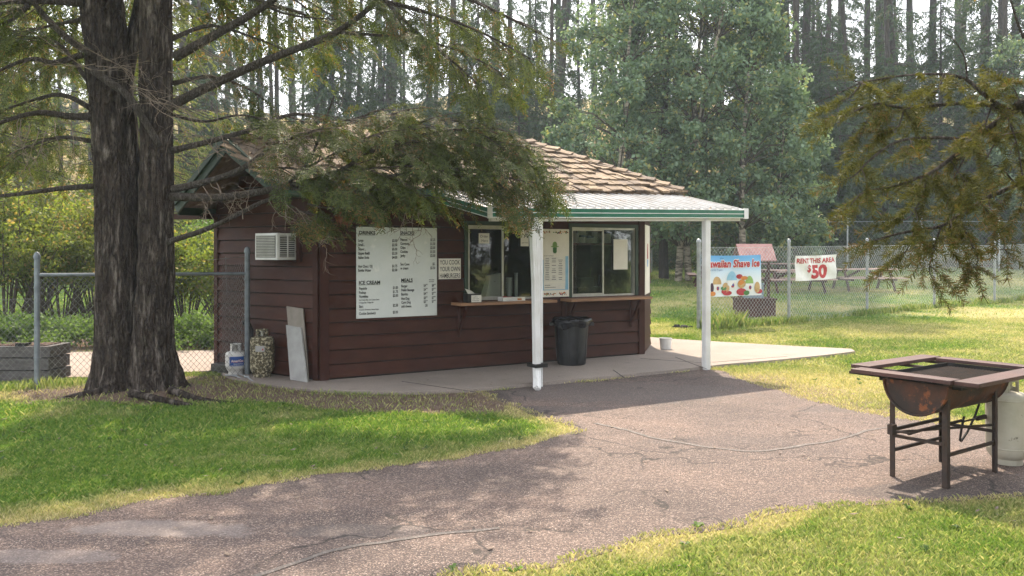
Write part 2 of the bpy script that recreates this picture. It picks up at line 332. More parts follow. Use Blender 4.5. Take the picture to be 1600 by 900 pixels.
# ------------------------------------------------------------------ mesh builder
def link(name, me, mat, parent=None, origin=None):
    o = bpy.data.objects.new(name, me); COL.objects.link(o)
    if mat is not None: me.materials.append(mat)
    if parent is not None: o.parent = parent
    if origin is not None: o.location = origin
    return o
def wloc(o):
    v = Vector(o.location)
    while o.parent is not None:
        o = o.parent; v = v+Vector(o.location)
    return v
class MB:
    def __init__(s): s.v = []; s.f = []; s.sm = False
    def add(s, vs, fs):
        b = len(s.v); s.v += [tuple(p) for p in vs]; s.f += [tuple(i+b for i in f) for f in fs]; return s
    def hexa(s, p):       # 8 points: bottom 0-3, top 4-7
        return s.add(p, [(0, 3, 2, 1), (4, 5, 6, 7), (0, 1, 5, 4), (1, 2, 6, 5), (2, 3, 7, 6), (3, 0, 4, 7)])
    def box(s, x0, x1, y0, y1, z0, z1, T=None):
        p = [(x0, y0, z0), (x1, y0, z0), (x1, y1, z0), (x0, y1, z0), (x0, y0, z1), (x1, y0, z1), (x1, y1, z1), (x0, y1, z1)]
        if T: p = [T(*q) for q in p]
        return s.hexa(p)
    def bar(s, a, b, w, h, up=(0, 0, 1)):     # rectangular bar from a to b
        a = Vector(a); b = Vector(b); d = (b-a).normalized(); up = Vector(up)
        if abs(d.dot(up)) > .98: up = Vector((1, 0, 0))
        x = d.cross(up).normalized(); y = x.cross(d).normalized()
        x = x*w/2; y = y*h/2
        return s.hexa([a-x-y, a+x-y, b+x-y, b-x-y, a-x+y, a+x+y, b+x+y, b-x+y])
    def tube(s, pts, rad, n=8, cap=True):
        pts = [Vector(p) for p in pts]
        if not hasattr(rad, '__len__'): rad = [rad]*len(pts)
        vs = []; ref = None
        for i, p in enumerate(pts):
            d = (pts[min(i+1, len(pts)-1)]-pts[max(i-1, 0)]).normalized()
            if ref is None: ref = Vector((0, 0, 1)) if abs(d.z) < .9 else Vector((1, 0, 0))
            x = d.cross(ref)
            if x.length < 1e-4: x = d.cross(Vector((0, 1, 0)))
            x.normalize(); y = d.cross(x).normalized(); ref = x.cross(d)
            for k in range(n):
                a = 2*math.pi*k/n; vs.append(p+(x*math.cos(a)+y*math.sin(a))*rad[i])
        fs = []
        for i in range(len(pts)-1):
            for k in range(n):
                k2 = (k+1) % n; fs.append((i*n+k, i*n+k2, (i+1)*n+k2, (i+1)*n+k))
        if cap: fs.append(tuple(range(n))[::-1]); fs.append(tuple((len(pts)-1)*n+k for k in range(n)))
        return s.add(vs, fs)
    def lathe(s, c, prof, n=24, sx=1.0):
        vs = []; m = len(prof)
        for r, z in prof:
            for k in range(n):
                a = 2*math.pi*k/n; vs.append((c[0]+math.cos(a)*r*sx, c[1]+math.sin(a)*r, c[2]+z))
        fs = [(i*n+k, i*n+(k+1) % n, (i+1)*n+(k+1) % n, (i+1)*n+k) for i in range(m-1) for k in range(n)]
        if prof[0][0] > 1e-4: fs.append(tuple(range(n))[::-1])
        if prof[-1][0] > 1e-4: fs.append(tuple((m-1)*n+k for k in range(n)))
        return s.add(vs, fs)
    def prism(s, poly, z0, z1, T=None):
        n = len(poly); p = [(x, y, z0) for x, y in poly]+[(x, y, z1) for x, y in poly]
        if T: p = [T(*q) for q in p]
        return s.add(p, [tuple(range(n))[::-1], tuple(range(n, 2*n))]+[(i, (i+1) % n, n+(i+1) % n, n+i) for i in range(n)])
    def build(s, name, mat, parent=None, origin=None, smooth=False, bevel=0):
        if parent is not None: org = wloc(parent)
        elif origin is not None: org = Vector(origin)
        else:
            a = np.array([tuple(q) for q in s.v]); lo = a.min(0); hi = a.max(0)
            org = Vector(((lo[0]+hi[0])/2, (lo[1]+hi[1])/2, lo[2]))
        me = bpy.data.meshes.new(name)
        me.from_pydata([(p[0]-org.x, p[1]-org.y, p[2]-org.z) for p in s.v], [], s.f)
        import bmesh
        bm = bmesh.new(); bm.from_mesh(me)
        bmesh.ops.recalc_face_normals(bm, faces=bm.faces); bm.to_mesh(me); bm.free()
        if smooth:
            me.polygons.foreach_set('use_smooth', [True]*len(me.polygons)); me.update()
            if smooth != 'all': me.set_sharp_from_angle(angle=R(40))
        o = link(name, me, mat, parent, None if parent is not None else org)
        if bevel:
            b = o.modifiers.new('bevel', 'BEVEL'); b.width = bevel; b.segments = 2; b.limit_method = 'ANGLE'
        return o
def tag(o, label=None, cat=None, group=None, kind=None):
    if label: o['label'] = label
    if cat: o['category'] = cat
    if group: o['group'] = group
    if kind: o['kind'] = kind
    return o
def root(name, loc, label, cat, group=None, rz=0):
    o = bpy.data.objects.new(name, None); COL.objects.link(o); o.location = loc; o.rotation_euler = (0, 0, rz)
    o.empty_display_size = .2
    return tag(o, label, cat, group)
def copy_tree(o, parent=None):
    c = o.copy(); COL.objects.link(c); c.parent = parent
    for ch in list(o.children): copy_tree(ch, c)
    return c
def npmesh(name, V, nq, mat, parent=None, origin=(0, 0, 0), per=4, colors=None, smooth=False):
    """V: (n*per,3) vertices, faces made of consecutive 'per' vertices (all the same size)"""
    V = np.asarray(V, np.float32).reshape(-1, 3)
    org = np.array(wloc(parent)) if parent is not None else np.array(origin)
    V = V-org.astype(np.float32)
    n = len(V)//per
    me = bpy.data.meshes.new(name)
    me.vertices.add(len(V)); me.vertices.foreach_set('co', V.ravel())
    me.loops.add(n*per); me.loops.foreach_set('vertex_index', np.arange(n*per, dtype=np.int32))
    me.polygons.add(n); me.polygons.foreach_set('loop_start', np.arange(0, n*per, per, dtype=np.int32))
    if smooth: me.polygons.foreach_set('use_smooth', np.ones(n, bool))
    me.update(calc_edges=True)
    if colors is not None:
        at = me.color_attributes.new('cover', 'FLOAT_COLOR', 'POINT')
        at.data.foreach_set('color', np.asarray(colors, np.float32).ravel())
    return link(name, me, mat, parent, None if parent is not None else tuple(origin))
_tc = {}
def text_mesh(s, bold=0.0, shear=0.0, spacing=1.0):
    key = (s, bold, shear, spacing)
    if key in _tc: return _tc[key]
    cu = bpy.data.curves.new('t', 'FONT'); cu.body = s; cu.size = 1; cu.offset = bold; cu.shear = shear; cu.space_character = spacing; cu.resolution_u = 3
    ob = bpy.data.objects.new('t', cu); COL.objects.link(ob)
    dg = bpy.context.evaluated_depsgraph_get()
    me = bpy.data.meshes.new_from_object(ob.evaluated_get(dg))
    vs = [tuple(v.co) for v in me.vertices]; fs = [tuple(p.vertices) for p in me.polygons]
    bpy.data.objects.remove(ob); bpy.data.curves.remove(cu); bpy.data.meshes.remove(me)
    _tc[key] = (vs, fs); return vs, fs
def put_text(mb, s, T, x, y, h, w=None, xs=None, bold=0.0, align='l', shear=0.0, spacing=1.0):
    """T(x,y)->world point; cap height h; width w or x-scale"""
    vs, fs = text_mesh(s, bold, shear, spacing)
    if not vs: return
    x0 = min(v[0] for v in vs); x1 = max(v[0] for v in vs)
    sc = h/.70
    sx = (w/(x1-x0)) if w else sc*(xs or 1)
    if align == 'r': off = x-(x1-x0)*sx
    elif align == 'c': off = x-(x1-x0)*sx/2
    else: off = x
    mb.add([T(off+(v[0]-x0)*sx, y+v[1]*sc) for v in vs], fs)
# ================================================================== THE SETTING
C0 = Vector((-2.414, 10.46, 0)); U = Vector((.8515, .5243, 0)); N_ = Vector((-.5243, .8515, 0))
def BW(s, t, z): return C0+U*s+N_*t+Vector((0, 0, z))
VL = Vector((-.809, .588, 0)); NL = Vector((-.588, -.809, 0))         # left wall: direction away from the corner, outward normal
def LW(s, t, z): return C0+VL*s+NL*t+Vector((0, 0, z))               # t outward
SLAB = .045
def Gp(lst, zg=0): return [G(x, y, zg) for x, y in lst]
ASPH = Gp([(905, 672), (880, 662), (830, 648), (790, 632), (748, 611), (845, 602), (1000, 587), (1105, 576), (1130, 581), (1190, 606), (1250, 622), (1330, 640), (1390, 652), (1480, 661), (1600, 668), (1750, 672)])
ASPH += [(9, 6.2), (9, 5.0)]
ASPH += Gp([(1750, 765), (1600, 772), (1480, 781), (1400, 789), (1250, 803), (1100, 830), (950, 862), (850, 884)])
ASPH += [(-.33, 4.25), (-1.3, 3.5), (-3, 2.9), (-12, 1.0), (-12, 3.6)]
ASPH += Gp([(0, 826), (100, 809), (250, 778), (420, 757), (560, 740), (700, 717), (800, 699), (870, 684)])
CONC = Gp([(352, 590), (372, 598), (410, 606), (470, 612), (560, 616), (650, 617), (745, 613), (845, 603), (1000, 588), (1105, 577), (1130, 574), (1200, 568), (1290, 559), (1336, 553), (1330, 549), (1250, 545), (1130, 538), (1050, 533), (1012, 530)])
CONC += [(2.2, 16.0), (-3, 14), (-4.3, 11.9)]
PATH = [(-13, 11.6), (-9.5, 11.35), (-7.0, 10.95), (-5.35, 10.9), (-4.2, 11.5), (-3.9, 12.4), (-3.5, 14), (-5, 13.9), (-9, 13.55), (-14, 13.3)]
FOOT = [tuple(BW(0, 0, 0)[:2]), tuple(BW(5.26, 0, 0)[:2]), (2.39, 14.5), (1.6, 16.6), (-3.2, 14.2), tuple(LW(2.14, 0, 0)[:2])]
DIRTP = Gp([(110, 612), (250, 585), (352, 590), (372, 598), (410, 606), (560, 617), (745, 614), (800, 640), (760, 648), (690, 650), (600, 646), (480, 640), (430, 632), (360, 632), (250, 634), (150, 630)])
HEDGEBED = [(-15, 13.5), (-3.2, 14.2), (-3.0, 16.2), (-15, 15.4)]
def jag(poly, amp=.05, step=.18, sc=3.0, seed=0):
    out = []
    n = len(poly)
    for i in range(n):
        a = np.array(poly[i]); b = np.array(poly[(i+1) % n]); L = np.hypot(*(b-a)); k = max(1, int(L/step))
        d = (b-a)/max(L, 1e-6); nn = np.array([-d[1], d[0]])
        for j in range(k):
            p = a+(b-a)*j/k
            w = float(fbm(np.array([p[0]*sc+seed+50.]), np.array([p[1]*sc+seed+50.]), 3)[0]-.5)*2*amp
            out.append(tuple(p+nn*w))
    return out
ASPH_J = jag(ASPH, .16, .24, 2.2)
def cover(X, Y):
    """dirt, dry, wild weights of the ground (its real colour)"""
    X = np.asarray(X, float); Y = np.asarray(Y, float)
    n1 = fbm(X*1.3+90, Y*1.3+90, 5); n2 = fbm(X*.45+20, Y*.45+60, 4); n3 = fbm(X*5+20, Y*5+60, 3)
    dA = sdist(X, Y, ASPH)
    dirt = np.zeros_like(X)
    d = sdist(X, Y, DIRTP); dirt = np.maximum(dirt, np.clip(.5-(d+(n1-.5)*.6)/.16, 0, 1))
    d = np.sqrt(((X+4.2)/1.75)**2+((Y-9.55)/.8)**2)-1; dirt = np.maximum(dirt, np.clip(.5-(d+(n1-.5)*1.0)/.22, 0, 1))
    d = sdist(X, Y, HEDGEBED); dirt = np.maximum(dirt, np.clip(.5-d/.1, 0, 1))
    for (qx, qy, rr) in ((1250, 612, .75), (1330, 632, .55), (1190, 595, .6), (1420, 640, .5)):
        gx, gy = G(qx, qy); d = np.hypot(X-gx, (Y-gy))-rr; dirt = np.maximum(dirt, .62*np.clip(.5-(d+(n1-.5)*1.0)/.5, 0, 1))
    d = sdist(X, Y, PATH)-.12; dirt = np.maximum(dirt, .8*np.clip(.5-(d+(n1-.5)*.5)/.3, 0, 1))
    dirt = np.maximum(dirt, .25*np.clip(.5-(np.abs(dA)-.05+(n1-.5)*.25)/.08, 0, 1))
    dirt = np.maximum(dirt, np.clip(.55-dA/.3, 0, 1)*(Y < 6.5)*(X > 2.3)*.6)
    # dry grass: margins of the asphalt, and wide straw-coloured areas out on the right lawn
    dry = .9*np.clip(1.25-(np.abs(dA)+(n1-.5)*.9)/.32, 0, 1)
    right = np.clip((X-.6-(Y-9)*.05)/1.0, 0, 1)*np.clip(1.0, 0, 1)
    dry = np.maximum(dry, right*np.clip(.18+(n2-.42)*2.6+(n1-.5)*1.1, 0, .85)*np.clip((60-Y)/40, 0, 1))
    gx, gy = G(1250, 600); dry = np.maximum(dry, np.clip(1.4-np.hypot((X-gx)/2.0, (Y-gy)/1.5), 0, .95))
    gx, gy = G(1400, 520); dry = np.maximum(dry, .8*np.clip(1.3-np.hypot((X-gx)/3.5, (Y-gy)/2.2)+(n1-.5), 0, .9))
    dry = np.maximum(dry, np.clip((n1-.62)*3, 0, .45))
    gx, gy = G(30, 622); dry = np.maximum(dry, np.clip(1.3-np.hypot((X-gx)/1.2, (Y-gy)/.35)+(n1-.5), 0, .9))
    wild = np.clip((Y-38.5+(n2-.5)*4)/3.0, 0, 1)
    return np.clip(dirt, 0, 1), np.clip(dry+(n3-.5)*.25*(dry > .05), 0, 1), wild

# --- ground: one sheet out to the horizon, fine in the middle
def axis(parts):
    a = []
    for lo, hi, st in parts: a += list(np.arange(lo, hi-1e-6, st))
    a.append(parts[-1][1]); return np.array(a)
ax = axis([(-190, -60, 10), (-60, -20, 2), (-20, -9, .5), (-9, 7, .11), (7, 20, .4), (20, 60, 2), (60, 190, 10)])
ay = axis([(-40, 0, 4), (0, 4, .5), (4, 14, .11), (14, 30, .4), (30, 60, 1.0), (60, 130, 3), (130, 195, 13)])
gx, gy = np.meshgrid(ax, ay)
gz = terr(gx, gy)
dmin = np.minimum(np.minimum(sdist(gx, gy, ASPH), sdist(gx, gy, CONC)), sdist(gx, gy, PATH)); inner = dmin < -.32
gz = gz+(fbm(gx*2.5+40, gy*2.5+40, 3)-.5)*.02*(np.abs(gx) < 20)*(gy < 30)*np.clip((dmin-.1)/.4, 0, 1)
dm = np.exp(-(((gx+4.2)/1.15)**2+((gy-9.5)/.75)**2)) > .05
gz = np.where(inner & ~dm, -.022, gz)
me = bpy.data.meshes.new('ground')
V = np.stack([gx, gy, gz], -1).reshape(-1, 3); nx, ny = len(ax), len(ay)
ii = np.arange(ny-1)[:, None]*nx+np.arange(nx-1)[None]
Fq = np.stack([ii, ii+1, ii+1+nx, ii+nx], -1).reshape(-1, 4)
me.vertices.add(len(V)); me.vertices.foreach_set('co', V.astype(np.float32).ravel())
me.loops.add(Fq.size); me.loops.foreach_set('vertex_index', Fq.astype(np.int32).ravel())
me.polygons.add(len(Fq)); me.polygons.foreach_set('loop_start', np.arange(0, Fq.size, 4, dtype=np.int32))
me.polygons.foreach_set('use_smooth', np.ones(len(Fq), bool)); me.update(calc_edges=True)
cd, cr, cw = cover(V[:, 0], V[:, 1])
at = me.color_attributes.new('cover', 'FLOAT_COLOR', 'POINT')
at.data.foreach_set('color', np.stack([cd, cr, cw, np.ones_like(cd)], -1).astype(np.float32).ravel())
g_ = link('ground', me, MT['ground'], None, (0, 0, 0)); tag(g_, kind='structure')

def sheet(name, poly, z0, z1, mat, kind='structure', bev=0):
    import bmesh
    mb = MB(); mb.prism(poly, z0, z1); o = mb.build(name, mat, None, (0, 0, 0))
    tag(o, kind=kind); return o
sheet('asphalt_path', ASPH_J, -.06, .004, MT['asphalt'])
CO = sheet('concrete_walk', jag(CONC, .012), -.1, SLAB, MT['concrete'])
sheet('concrete_path', jag(PATH, .02), -.1, .02, MT['pale_concrete'])
# control joints of the walk: narrow dark saw cuts (real grooves filled with dirt)
mb = MB()
def strip(mb, pts, w, z, h=.002):
    for (a, b) in zip(pts[:-1], pts[1:]):
        mb.bar((a[0], a[1], z), (b[0], b[1], z), w, h)
for pl in ([(628, 596), (745, 613)], [(958, 578), (975, 590)], [(1055, 558), (1105, 577)], [(1000, 560), (1100, 567), (1230, 557)]):
    strip(mb, Gp(pl, SLAB), .014, SLAB+.001)
tag(mb.build('walk_joint', MT['soot'], None, (0, 0, 0)), kind='structure')
# ribbons of crack sealer on the asphalt
def ribbon(pts, w0, w1, z):
    P_ = np.array(pts); mb = MB(); L = []; Rr = []
    # resample
    res = [P_[0]]
    for a, b in zip(P_[:-1], P_[1:]):
        k = max(2, int(np.hypot(*(b-a))/.06))
        for j in range(1, k+1): res.append(a+(b-a)*j/k)
    res = np.array(res)
    for _ in range(6): res[1:-1] = (res[:-2]+2*res[1:-1]+res[2:])/4
    n = len(res)
    for i in range(n):
        d = res[min(i+1, n-1)]-res[max(i-1, 0)]; d = d/np.hypot(*d); nn = np.array([-d[1], d[0]])
        w = w0+(w1-w0)*float(fbm(np.array([i*.21+9]), np.array([w0*77.]), 2)[0])
        o = nn*float(fbm(np.array([i*.15+3]), np.array([w0*55+4.]), 3)[0]-.5)*.12
        L.append((*(res[i]+nn*w/2+o), z)); Rr.append((*(res[i]-nn*w/2+o), z))
    mb.add(L+Rr, [(i, i+1, n+i+1, n+i) for i in range(n-1)])
    return mb
for pl, w in (([(930, 662), (1010, 682), (1090, 697), (1160, 707), (1230, 704), (1300, 688), (1360, 672), (1420, 664)], (.02, .06)),
              ([(390, 905), (470, 880), (560, 852), (650, 838), (720, 831), (780, 826)], (.02, .05))):
    tag(ribbon(Gp(pl), w[0], w[1], .0075).build('sealed_crack', MT['seam'], None, (0, 0, 0)), kind='structure')
# worn pale skim patches
def blob(pxs, amp, z, name, mat):
    poly = jag(Gp(pxs), amp, .08, 4.0, 7)
    mb = MB(); mb.add([(x, y, z) for x, y in poly], [tuple(range(len(poly)))])
    tag(mb.build(name, mat, None, (0, 0, 0)), kind='structure')
MT['skim'] = pm('worn_skim_patch', (.14, .122, .118), (.19, .165, .158), 9, .85, bscale=130, bstr=.6, c3=(.2, .17, .16), s3=70, lo3=.55, bdist=.006)
0 and blob([(130, 832), (180, 815), (260, 806), (350, 806), (375, 815), (340, 830), (280, 842), (210, 846), (160, 845)], .12, .0105, 'skim_patch', MT['skim'])

# --- grass
def lawn_mask(X, Y):
    dA = sdist(X, Y, ASPH_J)
    ok = (dA > -.06+.12*(fbm(X*6, Y*6+9, 2)-.5)) & (sdist(X, Y, CONC) > .015) & (sdist(X, Y, PATH) > .02) & (sdist(X, Y, FOOT) > 0)
    return ok
def blades(n, box, h0, h1, w, dens_fn=None, keep=None, two=True, name='lawn_grass'):
    x = rng.uniform(box[0], box[1], n); y = rng.uniform(box[2], box[3], n)
    m = np.abs(x)/np.maximum(y, 1) < .9; x, y = x[m], y[m]
    m = lawn_mask(x, y); x, y = x[m], y[m]
    dirt, dry, wild = cover(x, y)
    p = 1-.88*dirt; p *= (1-.35*dry); p *= (1-wild*.8)
    m = rng.random(len(x)) < p; x, y, dirt, dry = x[m], y[m], dirt[m], dry[m]
    if keep is not None:
        m = keep(x, y); x, y, dirt, dry = x[m], y[m], dirt[m], dry[m]
    k = len(x); z = terr(x, y)
    tuft = fbm(x*7+3, y*7+8, 2)
    h = rng.uniform(h0, h1, k)*(.6+.8*tuft)*(1-.3*dry)
    a = rng.uniform(0, 2*np.pi, k); lean = rng.uniform(.2, 1.3, k)*h; la = rng.uniform(0, 2*np.pi, k)
    dx, dy = np.cos(a)*w/2, np.sin(a)*w/2
    lx, ly = np.cos(la)*lean, np.sin(la)*lean
    sx = rng.uniform(.8, 1.3, k)
    z0 = z-.012
    V = np.empty((k, 4, 3))
    V[:, 0] = np.stack([x-dx*sx, y-dy*sx, z0], 1); V[:, 1] = np.stack([x+dx*sx, y+dy*sx, z0], 1)
    V[:, 2] = np.stack([x+lx*.45+dx*.7, y+ly*.45+dy*.7, z+h*.62], 1); V[:, 3] = np.stack([x+lx, y+ly, z+h*.95], 1)
    dr = np.clip(dry+.5*(rng.random(k)-.5)*(dry > .1)+dirt*.5, 0, 1)
    c = np.repeat(np.stack([dirt, dr, 0*dr, 1+0*dr], 1)[:, None], 4, 1)
    return V.reshape(-1, 3), c.reshape(-1, 4)
parts = [blades(430000, (-7.5, 4.2, 4.0, 7.2), .015, .042, .0036), blades(360000, (-8, 8.5, 7.2, 12), .018, .048, .005),
         blades(230000, (-2, 14.5, 12, 20), .025, .06, .011), blades(120000, (-16, 24, 20, 40), .03, .07, .024),
         blades(26000, (-16, -3, 12, 34), .04, .09, .02)]
V = np.concatenate([p[0] for p in parts]); c = np.concatenate([p[1] for p in parts])
gr = npmesh('lawn_grass', V, None, MT['grass'], None, (0, 0, 0), 4, c)
tag(gr, 'short green and straw yellow lawn grass around the asphalt and the stand', 'grass', kind='stuff')
# taller unmown tufts under the right-hand fence, and a few weeds along slab and asphalt
FP = [G(1092, 515)]
FENCE = [(3.95, 17.6), (6.23, 18.72), (8.92, 20.9), (11.65, 22.95), (14.5, 25.0), (17.5, 27.1), (20.6, 29.3)]
def near_line(pl, w, nn, h0, h1, ww, kk=.5):
    xs, ys = [], []
    for (a, b) in zip(pl[:-1], pl[1:]):
        L = math.hypot(b[0]-a[0], b[1]-a[1]); m = int(nn*L)
        t = rng.random(m); o = rng.normal(0, w, m)
        d = ((b[0]-a[0])/L, (b[1]-a[1])/L)
        xs.append(a[0]+(b[0]-a[0])*t-d[1]*o); ys.append(a[1]+(b[1]-a[1])*t+d[0]*o)
    x = np.concatenate(xs); y = np.concatenate(ys); k = len(x)
    cl = fbm(x*1.6+5, y*1.6+5, 3)
    m = rng.random(k) < np.clip((cl-.3)*3, .1, 1); x, y, cl = x[m], y[m], cl[m]; k = len(x)
    z = terr(x, y); h = rng.uniform(h0, h1, k)*(.4+1.1*cl)
    a = rng.uniform(0, 6.28, k); la = rng.uniform(0, 6.28, k); ln = rng.uniform(.1, .6, k)*h
    V = np.empty((k, 4, 3))
    V[:, 0] = np.stack([x-np.cos(a)*ww/2, y-np.sin(a)*ww/2, z-.01], 1); V[:, 1] = np.stack([x+np.cos(a)*ww/2, y+np.sin(a)*ww/2, z-.01], 1)
    V[:, 2] = np.stack([x+np.cos(la)*ln*.4+np.cos(a)*ww*.3, y+np.sin(la)*ln*.4, z+h*.6], 1); V[:, 3] = np.stack([x+np.cos(la)*ln, y+np.sin(la)*ln, z+h], 1)
    c = np.zeros((k, 4)); c[:, 1] = rng.random(k)*kk; c[:, 3] = 1
    return V.reshape(-1, 3), np.repeat(c[:, None], 4, 1).reshape(-1, 4)
w1 = near_line(FENCE, .10, 800, .07, .2, .012, .45)
w2 = near_line([FENCE[0], (4.9, 18.1)], .2, 900, .15, .38, .012, .5)
V = np.concatenate([w1[0], w2[0]]); c = np.concatenate([w1[1], w2[1]])
tag(npmesh('tall_grass', V, None, MT['grass'], None, (0, 0, 0), 4, c), 'unmown grass growing along the foot of the chain link fence', 'grass', kind='stuff')
w3 = near_line([G(395, 610), G(560, 622), G(745, 619)], .03, 25, .03, .09, .007, .3)
w4 = near_line([(-8, 9.3), (-5.7, 9.95), (-5.2, 10.1)], .12, 700, .05, .14, .007, .6)
V = np.concatenate([w3[0], w4[0]]); c = np.concatenate([w3[1], w4[1]])
tag(npmesh('edge_weeds', V, None, MT['grass'], None, (0, 0, 0), 4, c), 'sparse weeds and grass along the slab edge and the left fence foot', 'weeds', kind='stuff')
# fallen bits: brown needles and litter under the tree and along the asphalt
def litter():
    n = 15000
    x = rng.uniform(-7, .6, n); y = rng.uniform(7.9, 10.6, n)
    d, _, _ = cover(x, y); m = (rng.random(n) < d) & (sdist(x, y, CONC) > 0); x, y = x[m], y[m]; k = len(x)
    z = terr(x, y)+.012+rng.random(k)*.01; a = rng.uniform(0, 6.28, k); L = rng.uniform(.012, .05, k); w = .003
    dx, dy = np.cos(a)*L/2, np.sin(a)*L/2; ex, ey = -np.sin(a)*w, np.cos(a)*w
    V = np.stack([np.stack([x-dx-ex, y-dy-ey, z], 1), np.stack([x+dx-ex, y+dy-ey, z+.004], 1), np.stack([x+dx+ex, y+dy+ey, z+.006], 1), np.stack([x-dx+ex, y-dy+ey, z+.002], 1)], 1)
    o = npmesh('needle_litter', V.reshape(-1, 3), None, MT['drytwig'], None, (0, 0, 0), 4)
    tag(o, 'fallen brown needles and twigs scattered on the bare soil', 'litter', kind='stuff')
litter()
def leaves():
    n = 900
    x = rng.uniform(-7, 5, n); y = rng.uniform(4.0, 11, n)
    m = (rng.random(n) < np.clip(fbm(x*.8+9, y*.8, 3)*2-.5, .1, 1)) & (sdist(x, y, FOOT) > .1); x, y = x[m], y[m]; k = len(x)
    z = np.where(sdist(x, y, ASPH_J) < 0, .012, terr(x, y)+.03); z = np.where(sdist(x, y, CONC) < 0, SLAB+.004, z)
    a = rng.uniform(0, 6.28, k); L = rng.uniform(.012, .035, k); w = L*.35
    dx, dy = np.cos(a)*L, np.sin(a)*L; ex, ey = -np.sin(a)*w, np.cos(a)*w
    V = np.stack([np.stack([x-dx, y-dy, z], 1), np.stack([x+ex, y+ey, z+.004], 1), np.stack([x+dx, y+dy, z+.010], 1), np.stack([x-ex, y-ey, z+.002], 1)], 1)
    tag(npmesh('fallen_leaves', V.reshape(-1, 3), None, MT['drytwig'], None, (0, 0, 0), 4), 'small dry leaves and bits scattered over asphalt and lawn', 'litter', kind='stuff')
    n = 420; x = rng.uniform(-7, 6, n); y = rng.uniform(4.1, 11, n); m = lawn_mask(x, y) & (cover(x, y)[0] < .3) & (fbm(x*1.5+3, y*1.5+3, 3) > .5); x, y = x[m], y[m]; V = []
    for px_, py_ in zip(x, y):
        z = tz(px_, py_); nn = rng.integers(5, 10)
        for j in range(nn):
            a = rng.uniform(0, 6.28); L = rng.uniform(.02, .05); w = L*.3; c, s_ = math.cos(a), math.sin(a); h = rng.uniform(.025, .05)
            V.append([(px_, py_, z+.01), (px_+c*L*.6-s_*w, py_+s_*L*.6+c*w, z+h), (px_+c*L, py_+s_*L, z+h*.9), (px_+c*L*.6+s_*w, py_+s_*L*.6-c*w, z+h)])
    tag(npmesh('lawn_weeds', np.array(V), None, MT['leaf_h'], None, (0, 0, 0), 4), 'small broad-leaved weeds dotted through the lawn', 'weeds', kind='stuff')
leaves()

# ================================================================== THE STAND
def FWp(px, py, t=0.0):                 # pixel -> (s, z) on the plane of the front wall moved t inwards
    k = (px-800)/F; ox, oy = C0.x+N_.x*t, C0.y+N_.y*t
    s = (oy*k-ox)/(U.x-U.y*k); Y = oy+U.y*s
    return s, EYE+(HZ-py)/F*Y
stand = root('snack_stand', tuple(C0), 'dark brown timber snack stand with mossy shake roof and white metal canopy over its counter', 'building')
LAP = .026
def siding(mb, T, s0, s1, z0, z1, holes=(), h=.176, side=None):
    """lap boards; T(s, t_out, z)"""
    rows = []
    k = 0
    while z0+k*h < z1-1e-4:
        rows.append((z0+k*h, min(z0+(k+1)*h, z1))); k += 1
    for (a, b) in rows:
        cuts = sorted({a, b}|{v for hh in holes for v in (hh[2], hh[3]) if a < v < b})
        for c, d in zip(cuts[:-1], cuts[1:]):
            lo, hi = s0, s1
            if side: lo, hi = side(c, d)
            if hi-lo < .02: continue
            iv = [(lo, hi)]
            for hh in holes:
                if hh[2] < d-1e-6 and hh[3] > c+1e-6:
                    nv = []
                    for (p, q) in iv:
                        if hh[1] <= p or hh[0] >= q: nv.append((p, q)); continue
                        if hh[0] > p: nv.append((p, hh[0]))
                        if hh[1] < q: nv.append((hh[1], q))
                    iv = nv
            for (p, q) in iv:
                oc = .012+LAP*(1-(c-a)/h); od = .012+LAP*(1-(d-a)/h)
                g = .015 if abs(c-a) < 1e-6 else 0
                w = lambda s: .0025*math.sin(s*2.1+a*9)
                n = max(1, int((q-p)/.6)); xs = [p+(q-p)*i/n for i in range(n+1)]
                for x, y in zip(xs[:-1], xs[1:]):
                    mb.hexa([T(x, 0, c+g), T(y, 0, c+g), T(y, oc+w(y), c+g), T(x, oc+w(x), c+g), T(x, 0, d), T(y, 0, d), T(y, od+w(y), d), T(x, od+w(x), d)])
TF = lambda s, t, z: BW(s, -t, z)
TL = lambda s, t, z: LW(s, t, z)
W1 = [FWp(729, 353)[0], FWp(838, 353)[0], .985, FWp(781, 353)[1]]
W2 = [FWp(891, 353)[0], FWp(990, 353)[0], .985, FWp(937, 352)[1]]
W1[3] = W2[3] = 2.035
SE = 5.26; ZT = 2.42
mb = MB(); siding(mb, TF, 0.02, SE-.02, SLAB+.01, ZT, (W1, W2))
mb.build('front_siding', MT['brown'], stand)
# thin solid wall behind the boards, with the window holes left open
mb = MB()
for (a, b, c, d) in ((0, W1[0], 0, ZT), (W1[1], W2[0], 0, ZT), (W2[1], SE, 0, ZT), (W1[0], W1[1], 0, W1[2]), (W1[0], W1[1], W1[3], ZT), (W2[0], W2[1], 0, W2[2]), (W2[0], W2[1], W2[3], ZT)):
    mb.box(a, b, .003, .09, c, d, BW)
mb.build('wall', MT['interior'], stand)
